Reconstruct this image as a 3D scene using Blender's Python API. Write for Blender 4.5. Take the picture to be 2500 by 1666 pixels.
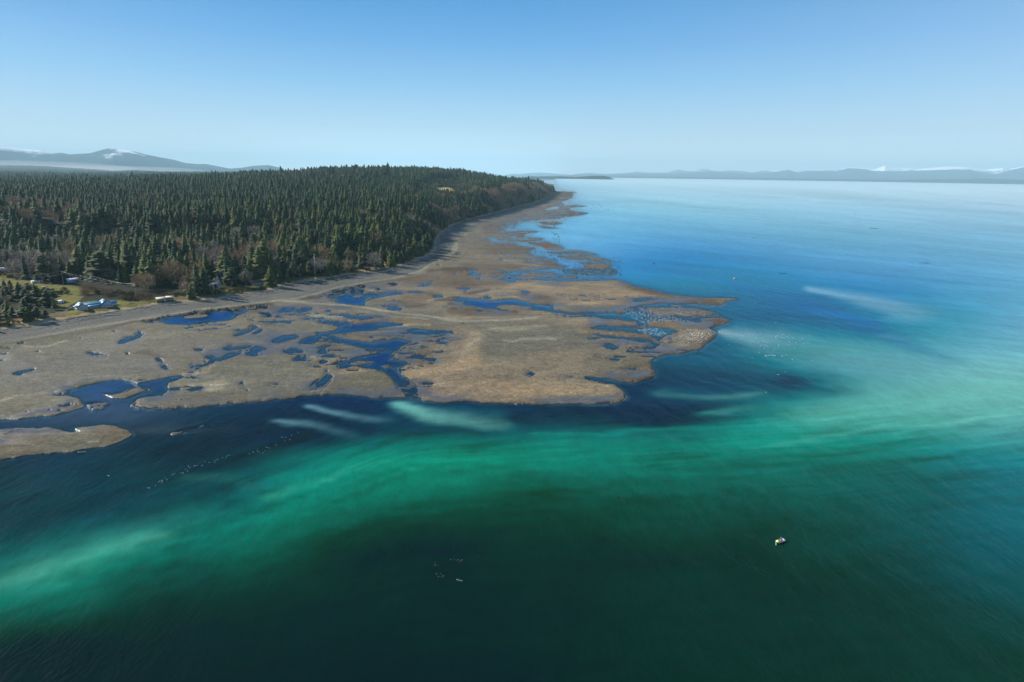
import bpy, math, random, time
import numpy as np
from mathutils import Matrix, Vector
T0 = time.time()
for o in list(bpy.data.objects): bpy.data.objects.remove(o)
C = bpy.context.scene.collection
R = math.radians

# ---------------------------------------------------------------- camera, sky, sun, exposure
CAMH = 120.0
F_PX = 1666.7                      # 24 mm lens on 36 mm, on a 2500 px wide photograph
PITCH = math.atan(413.7 / F_PX)
ROLL = math.atan(0.01377)
EARTH = 1.486e7                    # curvature with refraction: drop = d^2 / EARTH
cp, sp, cr, sr = math.cos(PITCH), math.sin(PITCH), math.cos(ROLL), math.sin(ROLL)
FWD = np.array([0, cp, -sp]); UP0 = np.array([0, sp, cp]); RT0 = np.array([1., 0, 0])
RT = RT0 * cr + UP0 * sr
UP = UP0 * cr - RT0 * sr
cam_data = bpy.data.cameras.new('camera')
cam_data.sensor_width = 36; cam_data.lens = 24
cam_data.clip_start = 1; cam_data.clip_end = 200000
cam = bpy.data.objects.new('camera', cam_data); C.objects.link(cam)
cam.matrix_world = Matrix(((RT[0], UP[0], -FWD[0], 0), (RT[1], UP[1], -FWD[1], 0), (RT[2], UP[2], -FWD[2], CAMH), (0, 0, 0, 1)))
bpy.context.scene.camera = cam

SUN_EL = R(27.0); SUN_AZ = math.atan2(-0.93, 0.37)     # azimuth clockwise from +Y
sun_vec = Vector((math.sin(SUN_AZ) * math.cos(SUN_EL), math.cos(SUN_AZ) * math.cos(SUN_EL), math.sin(SUN_EL)))
world = bpy.data.worlds.new('World'); bpy.context.scene.world = world
world.use_nodes = True
wn = world.node_tree.nodes; wl = world.node_tree.links
sky = wn.new('ShaderNodeTexSky'); sky.sky_type = 'NISHITA'; sky.sun_disc = False
sky.sun_elevation = SUN_EL; sky.sun_rotation = SUN_AZ % (2 * math.pi)
sky.altitude = 0; sky.air_density = 0.8; sky.dust_density = 0.0; sky.ozone_density = 3.0
# clear winter sky: the physical sky pulled towards the photograph's own blue-to-pale gradient (by height above the horizon)
def slin(c, k=1.0): return tuple((((v / 255 + .055) / 1.055) ** 2.4 if v > 10 else v / 3294.6) * k for v in c)
EXPO = 0.85; SKYS = 0.10
gen = wn.new('ShaderNodeNewGeometry'); sep = wn.new('ShaderNodeSeparateXYZ'); wl.new(gen.outputs['Incoming'], sep.inputs[0])
neg = wn.new('ShaderNodeMath'); neg.operation = 'MULTIPLY'; neg.inputs[1].default_value = -1.0; wl.new(sep.outputs['Z'], neg.inputs[0])
ramp = wn.new('ShaderNodeValToRGB'); wl.new(neg.outputs[0], ramp.inputs[0])
SKY_STOPS = [(0.0, (234, 246, 251)), (.014, (216, 236, 246)), (.056, (180, 215, 238)), (.113, (137, 195, 238)), (.167, (99, 170, 230)), (.209, (76, 155, 219)), (.38, (70, 138, 203)), (1.0, (40, 96, 170))]
K_ = 1 / (2 ** EXPO) / SKYS / 10
els = ramp.color_ramp.elements
while len(els) < len(SKY_STOPS): els.new(.5)
for e, (p, c) in zip(els, SKY_STOPS): e.position = p; e.color = (*slin(c, K_), 1)
mul = wn.new('ShaderNodeVectorMath'); mul.operation = 'SCALE'; wl.new(ramp.outputs[0], mul.inputs[0])
mul.inputs['Scale'].default_value = 10.0
# paler towards the right of the view and at both sides
az1 = wn.new('ShaderNodeMath'); az1.operation = 'MULTIPLY_ADD'; az1.inputs[1].default_value = .38; az1.inputs[2].default_value = -.10; wl.new(sep.outputs['X'], az1.inputs[0])
az2 = wn.new('ShaderNodeMath'); az2.operation = 'MULTIPLY'; wl.new(az1.outputs[0], az2.inputs[0]); wl.new(sep.outputs['X'], az2.inputs[1])
pal = wn.new('ShaderNodeMix'); pal.data_type = 'RGBA'; wl.new(az2.outputs[0], pal.inputs['Factor']); wl.new(mul.outputs[0], pal.inputs[6])
pal.inputs[7].default_value = (*slin((232, 243, 252), K_ * 10), 1)
smix = wn.new('ShaderNodeMix'); smix.data_type = 'RGBA'; smix.inputs['Factor'].default_value = .94
wl.new(sky.outputs['Color'], smix.inputs[6]); wl.new(pal.outputs[2], smix.inputs[7])
wn['Background'].inputs['Strength'].default_value = SKYS
wl.new(smix.outputs[2], wn['Background'].inputs['Color'])
sl = bpy.data.lights.new('sun', 'SUN'); sl.energy = 5.0; sl.angle = R(0.5); sl.color = (1.0, 0.93, 0.82)
so = bpy.data.objects.new('sun', sl); C.objects.link(so)
so.rotation_euler = sun_vec.to_track_quat('Z', 'Y').to_euler()
vs = bpy.context.scene.view_settings
vs.view_transform = 'Standard'; vs.look = 'None'; vs.gamma = 1; vs.exposure = EXPO
vs.use_curve_mapping = False

# ---------------------------------------------------------------- helpers
def project(x, y, z):
    dz = z - CAMH
    cx = x * RT[0] + y * RT[1] + dz * RT[2]
    cy = x * UP[0] + y * UP[1] + dz * UP[2]
    cz = x * FWD[0] + y * FWD[1] + dz * FWD[2]
    return 1250 + F_PX * cx / cz, 833 - F_PX * cy / cz
def ground(u, v, h=0.0):
    """world point on the curved surface h metres above the sea seen at photo pixel (u, v)"""
    a = (u - 1250) / F_PX; b = -(v - 833) / F_PX
    d = FWD + RT * a + UP * b
    z = h
    for _ in range(6):
        t = (z - CAMH) / d[2]
        x, y = d[0] * t, d[1] * t
        z = h - (x * x + y * y) / EARTH
    return np.array([x, y, z])
def hash2(ix, iy, seed):
    n = (ix.astype(np.int64) * 374761393 + iy.astype(np.int64) * 668265263 + seed * 974634777) & 0xffffffff
    n = ((n ^ (n >> 13)) * 1274126177) & 0xffffffff
    n = ((n ^ (n >> 16)) * 2246822519) & 0xffffffff
    return (n & 0xffffff) / float(0xffffff)
def vnoise(x, y, seed=0):
    x = np.asarray(x, float); y = np.asarray(y, float)
    ix = np.floor(x); iy = np.floor(y); fx = x - ix; fy = y - iy
    fx = fx * fx * (3 - 2 * fx); fy = fy * fy * (3 - 2 * fy)
    a = hash2(ix, iy, seed); b = hash2(ix + 1, iy, seed); c = hash2(ix, iy + 1, seed); d = hash2(ix + 1, iy + 1, seed)
    return (a + (b - a) * fx) * (1 - fy) + (c + (d - c) * fx) * fy
def fbm(x, y, seed=0, octv=4, gain=0.5):
    s = 0; a = 1; n = 0
    for k in range(octv):
        s = s + a * vnoise(x * 2 ** k + 17.3 * k, y * 2 ** k - 9.1 * k, seed + k); n += a; a *= gain
    return s / n                       # about 0..1, mean 0.5
def sstep(e0, e1, x):
    t = np.clip((x - e0) / (e1 - e0), 0, 1); return t * t * (3 - 2 * t)
def lin(c):
    c = np.asarray(c, float) / 255.0
    return np.where(c <= 0.04045, c / 12.92, ((c + 0.055) / 1.055) ** 2.4)
def blur1(a, s, ax):
    r = max(1, int(3 * s)); k = np.exp(-0.5 * (np.arange(-r, r + 1) / s) ** 2); k /= k.sum()
    pad = [(0, 0)] * a.ndim; pad[ax] = (r, r)
    p = np.pad(a, pad, mode='edge'); out = np.zeros_like(a); n = a.shape[ax]
    for i, w in enumerate(k):
        sl_ = [slice(None)] * a.ndim; sl_[ax] = slice(i, i + n); out += w * p[tuple(sl_)]
    return out
def blur(a, sx, sy):
    if sx > 0: a = blur1(a, sx, 1)
    if sy > 0: a = blur1(a, sy, 0)
    return a

TILES = {'S': (0, 0, 2353, 2353), 'A': (0, 780, 400, 2353), 'B': (350, 740, 400, 2353), 'C': (650, 720, 400, 2353),
         'D': (760, 600, 400, 2353), 'E': (1100, 600, 400, 2353), 'F': (1100, 440, 420, 2353), 'G': (1250, 650, 600, 2353),
         'H': (750, 650, 600, 2353), 'Z3': (0, 600, 600, 2353), 'Z4': (500, 560, 650, 2353), 'Z6': (0, 750, 900, 2353),
         'Z7': (0, 1000, 750, 2353), 'L': (0, 880, 1200, 2353), 'M': (0, 500, 400, 2353), 'P': (420, 610, 240, 2353),
         'Q': (1000, 400, 400, 2353), 'Z2': (700, 380, 800, 2353)}
def pts(s):
    """'A: x,y x,y ...; B: x,y' traced map points -> photo pixels"""
    out = []
    for part in s.split(';'):
        k, body = part.split(':'); ox, oy, w, d = TILES[k.strip()]; sc = w / d
        for p in body.split():
            a, b = p.split(','); out.append((ox + float(a) * sc, oy + float(b) * sc))
    return out
def inpoly(x, y, P):
    ins = np.zeros(np.shape(x), bool); n = len(P)
    for i in range(n):
        x0, y0 = P[i]; x1, y1 = P[(i + 1) % n]
        if y0 == y1: continue
        c = ((y0 > y) != (y1 > y)) & (x < (x1 - x0) * (y - y0) / (y1 - y0) + x0)
        ins ^= c
    return ins
def linedist(x, y, P):
    d2 = np.full(np.shape(x), 1e18)
    for (x0, y0), (x1, y1) in zip(P[:-1], P[1:]):
        dx, dy = x1 - x0, y1 - y0; L = dx * dx + dy * dy + 1e-9
        t = np.clip(((x - x0) * dx + (y - y0) * dy) / L, 0, 1)
        d2 = np.minimum(d2, (x - x0 - t * dx) ** 2 + (y - y0 - t * dy) ** 2)
    return np.sqrt(d2)
class Raster:
    def __init__(s, x0, y0, x1, y1, st=1.0):
        s.x0, s.y0, s.st = x0, y0, st
        s.nx = int((x1 - x0) / st) + 1; s.ny = int((y1 - y0) / st) + 1
    def sub(s, P, m=0):
        xs = [p[0] for p in P]; ys = [p[1] for p in P]
        i0 = max(0, int((min(xs) - m - s.x0) / s.st)); i1 = min(s.nx, int((max(xs) + m - s.x0) / s.st) + 2)
        j0 = max(0, int((min(ys) - m - s.y0) / s.st)); j1 = min(s.ny, int((max(ys) + m - s.y0) / s.st) + 2)
        X, Y = np.meshgrid(s.x0 + np.arange(i0, i1) * s.st, s.y0 + np.arange(j0, j1) * s.st)
        return slice(j0, j1), slice(i0, i1), X, Y
    def sample(s, A, u, v):
        fx = np.clip((u - s.x0) / s.st, 0, s.nx - 1.001); fy = np.clip((v - s.y0) / s.st, 0, s.ny - 1.001)
        ix = fx.astype(int); iy = fy.astype(int); fx = fx - ix; fy = fy - iy
        if A.ndim == 3: fx = fx[..., None]; fy = fy[..., None]
        return (A[iy, ix] * (1 - fx) + A[iy, ix + 1] * fx) * (1 - fy) + (A[iy + 1, ix] * (1 - fx) + A[iy + 1, ix + 1] * fx) * fy

# ---- naming / linking
def tag(o, label=None, cat=None, group=None, kind=None):
    if label: o['label'] = label
    if cat: o['category'] = cat
    if group: o['group'] = group
    if kind: o['kind'] = kind
    return o
def link(name, me, mats=None, parent=None, loc=None, smooth=False):
    o = bpy.data.objects.new(name, me); C.objects.link(o)
    if mats is not None and me is not None and len(me.materials) == 0:
        for m in (mats if isinstance(mats, (list, tuple)) else [mats]): me.materials.append(m)
    if parent: o.parent = parent
    if loc is not None: o.location = loc
    if smooth: me.shade_smooth()
    return o
def empty(name, loc=(0, 0, 0), rz=0, scale=1):
    o = bpy.data.objects.new(name, None); C.objects.link(o); o.location = loc; o.rotation_euler = (0, 0, rz); o.empty_display_size = .5
    o.scale = (scale,) * 3
    return o
def mesh_np(name, V, Fc, smooth=False, mats=None, fmat=None):
    """V (n,3); Fc (m,3) or (m,4) int array, or list of arrays with different widths"""
    if not isinstance(Fc, (list, tuple)): Fc = [Fc]
    me = bpy.data.meshes.new(name)
    V = np.ascontiguousarray(V, np.float32)
    me.vertices.add(len(V)); me.vertices.foreach_set('co', V.ravel())
    loops = np.concatenate([np.asarray(f).ravel() for f in Fc]).astype(np.int32)
    tot = np.concatenate([np.full(len(f), np.shape(f)[1]) for f in Fc]).astype(np.int32)
    st = np.concatenate([[0], np.cumsum(tot)[:-1]]).astype(np.int32)
    me.loops.add(len(loops)); me.loops.foreach_set('vertex_index', loops)
    me.polygons.add(len(tot)); me.polygons.foreach_set('loop_start', st); me.polygons.foreach_set('loop_total', tot)
    if fmat is not None: me.polygons.foreach_set('material_index', np.asarray(fmat, np.int32))
    if smooth: me.polygons.foreach_set('use_smooth', np.ones(len(tot), bool))
    me.update(calc_edges=True)
    return me
def grid_faces(nr, nc, keep=None):
    i = np.arange(nr * nc).reshape(nr, nc)
    q = np.stack([i[:-1, :-1], i[:-1, 1:], i[1:, 1:], i[1:, :-1]], -1).reshape(-1, 4)
    if keep is not None:
        k = keep.reshape(nr, nc)
        kk = (k[:-1, :-1] | k[:-1, 1:] | k[1:, 1:] | k[1:, :-1]).reshape(-1)
        q = q[kk]
    return q
def vcol(me, name, col):
    at = me.color_attributes.new(name, 'FLOAT_COLOR', 'POINT')
    a = np.ones((len(me.vertices), 4), np.float32); a[:, :3] = np.asarray(col).reshape(-1, 3); at.data.foreach_set('color', a.ravel())
def vflt(me, name, val):
    at = me.attributes.new(name, 'FLOAT', 'POINT'); at.data.foreach_set('value', np.ascontiguousarray(val, np.float32).ravel())
def compact(V, q, *attrs):
    used = np.zeros(len(V), bool); used[q.ravel()] = True
    idx = np.cumsum(used) - 1
    return (V[used], idx[q]) + tuple(a[used] for a in attrs)

# ---- material node shorthand
class NT:
    def __init__(s, name):
        s.m = bpy.data.materials.new(name); s.m.use_nodes = True; s.t = s.m.node_tree
        s.t.nodes.clear(); s.out = s.n('ShaderNodeOutputMaterial')
    def n(s, typ, **kw):
        nd = s.t.nodes.new(typ)
        for k, v in kw.items():
            if k.startswith('i_'):
                key = k[2:]; key = int(key) if key.isdigit() else key.replace('_', ' ')
                s.put(nd.inputs[key], v)
            else: setattr(nd, k, v)
        return nd
    def put(s, sock, v):
        if isinstance(v, bpy.types.NodeSocket): s.t.links.new(v, sock)
        elif isinstance(v, bpy.types.Node): s.t.links.new(v.outputs[0], sock)
        else:
            if sock.type == 'RGBA' and not isinstance(v, (int, float)) and len(v) == 3: v = (*v, 1)
            sock.default_value = v
    def math(s, op, a, b=None, c=None, clamp=False):
        nd = s.n('ShaderNodeMath', operation=op, use_clamp=clamp)
        for i, v in enumerate((a, b, c)):
            if v is not None: s.put(nd.inputs[i], v)
        return nd.outputs[0]
    def mix(s, f, a, b, mode='MIX'):
        nd = s.n('ShaderNodeMix', data_type='RGBA', blend_type=mode)
        s.put(nd.inputs['Factor'], f); s.put(nd.inputs[6], a); s.put(nd.inputs[7], b)
        return nd.outputs[2]
    def attr(s, name, out='Color'):
        return s.n('ShaderNodeAttribute', attribute_name=name).outputs[out]
    def noise(s, scale, vec=None, det=2, rough=.5, out='Fac', dist=0):
        nd = s.n('ShaderNodeTexNoise'); nd.inputs['Scale'].default_value = scale; nd.inputs['Detail'].default_value = det
        nd.inputs['Roughness'].default_value = rough; nd.inputs['Distortion'].default_value = dist
        if vec is not None: s.put(nd.inputs['Vector'], vec)
        return nd.outputs[out]
    def pos(s, scale=(1, 1, 1), rot=(0, 0, 0)):
        g = s.n('ShaderNodeNewGeometry'); mp = s.n('ShaderNodeMapping')
        mp.inputs['Scale'].default_value = scale; mp.inputs['Rotation'].default_value = rot
        s.put(mp.inputs['Vector'], g.outputs['Position']); return mp.outputs[0]
    def ramp(s, fac, stops):
        nd = s.n('ShaderNodeMapRange'); nd.inputs['From Min'].default_value = stops[0]; nd.inputs['From Max'].default_value = stops[1]
        nd.inputs['To Min'].default_value = stops[2]; nd.inputs['To Max'].default_value = stops[3]; s.put(nd.inputs['Value'], fac)
        return nd.outputs[0]
    def done(s, shader, disp=None):
        s.t.links.new(shader.outputs[0] if isinstance(shader, bpy.types.Node) else shader, s.out.inputs['Surface']); return s.m
def flat_mat(name, col, rough=.7, spec=.3, var=.12, nscale=1.2, metallic=0):
    t = NT(name); c = t.mix(t.ramp(t.noise(nscale, t.pos()), (.3, .7, 0, 1)), [k * (1 - var) for k in col], [min(1, k * (1 + var)) for k in col])
    b = t.n('ShaderNodeBsdfPrincipled', i_Roughness=rough, i_Metallic=metallic); b.inputs['Specular IOR Level'].default_value = spec
    t.put(b.inputs['Base Color'], c); return t.done(b)
# share of the photographed sea colour that is mirrored sky and air, by depression angle; the rest, silt tint plus leftover sky brightening with distance, is painted as body colour
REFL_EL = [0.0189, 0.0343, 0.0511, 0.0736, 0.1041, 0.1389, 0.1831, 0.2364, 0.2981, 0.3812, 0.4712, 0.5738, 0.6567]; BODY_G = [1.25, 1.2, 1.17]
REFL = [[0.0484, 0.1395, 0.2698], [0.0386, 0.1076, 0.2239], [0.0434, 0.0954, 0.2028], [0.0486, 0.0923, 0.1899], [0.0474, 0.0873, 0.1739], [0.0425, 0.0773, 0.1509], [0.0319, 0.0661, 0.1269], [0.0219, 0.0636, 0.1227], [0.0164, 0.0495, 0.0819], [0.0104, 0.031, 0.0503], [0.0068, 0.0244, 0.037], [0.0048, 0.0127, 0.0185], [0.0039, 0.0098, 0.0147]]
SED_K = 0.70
# ---------------------------------------------------------------- survey of the shore (traced map -> real positions)
VEG = pts('Z3: 0,815 300,770 560,720 900,660 1300,605 1560,560 1900,535 2353,480; Z4: 250,585 600,540 700,490 900,460 1100,430 1300,395 1600,375 1700,345 1900,265 2050,195; Z2: 1080,620 1110,560 1200,500 1280,465 1450,425 1600,385 1800,335 1900,290 1935,262')
VW = np.array([ground(u, v, 2.6)[:2] for u, v in VEG])
d0 = VW[0] - VW[2]; d0 /= np.hypot(*d0)
tip = VW[-1]
VW = np.vstack([[VW[0] + d0 * 900 + np.array([-250., 60])], [VW[0] + d0 * 300], VW, [tip + (-40, 500)], [tip + (-500, 1500)], [tip + (-2200, 3500)], [tip + (-9000, 9000)]])
VL = np.concatenate([[0], np.cumsum(np.hypot(*np.diff(VW, axis=0).T))])
LANDPOLY = [tuple(p) for p in VW] + [(-60000, 30000), (-60000, -500)]
def shore(x, y):
    """signed distance inland of the top of the beach, and distance along it"""
    best = np.full(np.shape(x), 1e18); sg = np.ones(np.shape(x)); al = np.zeros(np.shape(x))
    for i in range(len(VW) - 1):
        (x0, y0), (x1, y1) = VW[i], VW[i + 1]; dx, dy = x1 - x0, y1 - y0; L2 = dx * dx + dy * dy
        t = np.clip(((x - x0) * dx + (y - y0) * dy) / L2, 0, 1)
        d2 = (x - x0 - t * dx) ** 2 + (y - y0 - t * dy) ** 2
        m = d2 < best
        best = np.where(m, d2, best); al = np.where(m, VL[i] + t * math.sqrt(L2), al)
        cr_ = dx * (y - y0) - dy * (x - x0)
        sg = np.where(m, np.sign(cr_), sg)
    sg = np.where(inpoly(x, y, LANDPOLY), 1.0, -1.0)
    return np.sqrt(best) * sg, al
def alongpx(u, v):
    g = ground(u, v, 2.6); return float(shore(g[0], g[1])[1])
A_LOW = alongpx(900, 664); A_BLUFF = alongpx(1072, 582); A_END = VL[-5]
def beach_z(s): return np.maximum(0.25, 2.6 + 0.04 * s)
def land_h(x, y, s=None, a=None):
    if s is None: s, a = shore(x, y)
    fb = sstep(A_LOW - 60, A_BLUFF + 40, a)
    B = 38 + 14 * sstep(A_BLUFF, A_BLUFF + 900, a) - 10 * sstep(A_END - 1500, A_END - 200, a)
    bluff = B * sstep(0, 95, s) * (1 - .55 * sstep(600, 2300, s))
    low = 1.6 * sstep(0, 14, s) + 15 * sstep(180, 900, s)
    h = low * (1 - fb) + bluff * fb
    r = np.hypot(x, y)
    h = h + 6 * sstep(700, 2600, s)
    def bump(px, py, sx, sy, hh): return hh * np.exp(-0.5 * (((x - px) / sx) ** 2 + ((y - py) / sy) ** 2))
    inland = sstep(30, 500, s)
    h = h + inland * (bump(-640, 3250, 420, 600, 44) + bump(-330, 3900, 320, 560, 26) + bump(-1500, 4000, 700, 900, 14)
                      + bump(-120, 4600, 200, 500, -8))
    h = h + inland * (fbm(x / 420, y / 420, 5, 3) - .5) * 16
    return h + 2.6
# ---- land / water mask of the tidal flats
W_, S_, L_ = 0.0, 0.43, 1.0
BASE = ('S: -700,380 1345,380 1352,466; F: 1440,150 1740,165 1670,185 1670,240 1600,275 1500,305 1570,325 1500,345 1640,345 1880,352 1700,372 1620,390 1640,415 1740,430 1890,458 1740,485 1610,505 1480,530 1300,545 1170,570 1100,605 1000,640 900,690 1220,708 1080,722 980,742 1010,765 1280,803 1200,825 1000,845 930,895 1000,905 1160,925 1190,945 1080,960 1090,1000 1160,1040 1260,1060 1300,1090 1420,1115 1480,1135 1420,1145 1630,1190 2268,1369;'
 'G: 1070,155 1150,190 1270,215 1400,240 1600,275 1830,295 2190,312 2190,325 2040,340 1990,370 1830,362 1700,350 1560,352 1430,348 1300,365 1150,385 1250,400 1310,400 1560,392 1750,400 1900,430 2030,470 1980,485 1800,482 1650,490 1750,505 2000,500 2110,520 2050,560 1950,575 1880,590 1930,615 1965,650 1900,720 1830,790 1650,825 1450,850 1380,870 1320,915 1320,960 1360,1010 1350,1060 1280,1095 1150,1110 1050,1095 950,1070 820,1060 730,1070 720,1095 850,1105 1000,1130 1040,1180 1080,1260 1070,1290 900,1300 600,1290 0,1285;'
 'H: 1120,1268 1050,1272 950,1262 300,1260 0,1262; L: 1480,172 1300,190 1100,210 960,218 800,230 720,232 640,225 615,215;'
 'A: 1800,1290 1180,1230 1150,1260 1000,1320 800,1370 500,1400 250,1430 0,1425; S: -700,1150')
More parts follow.
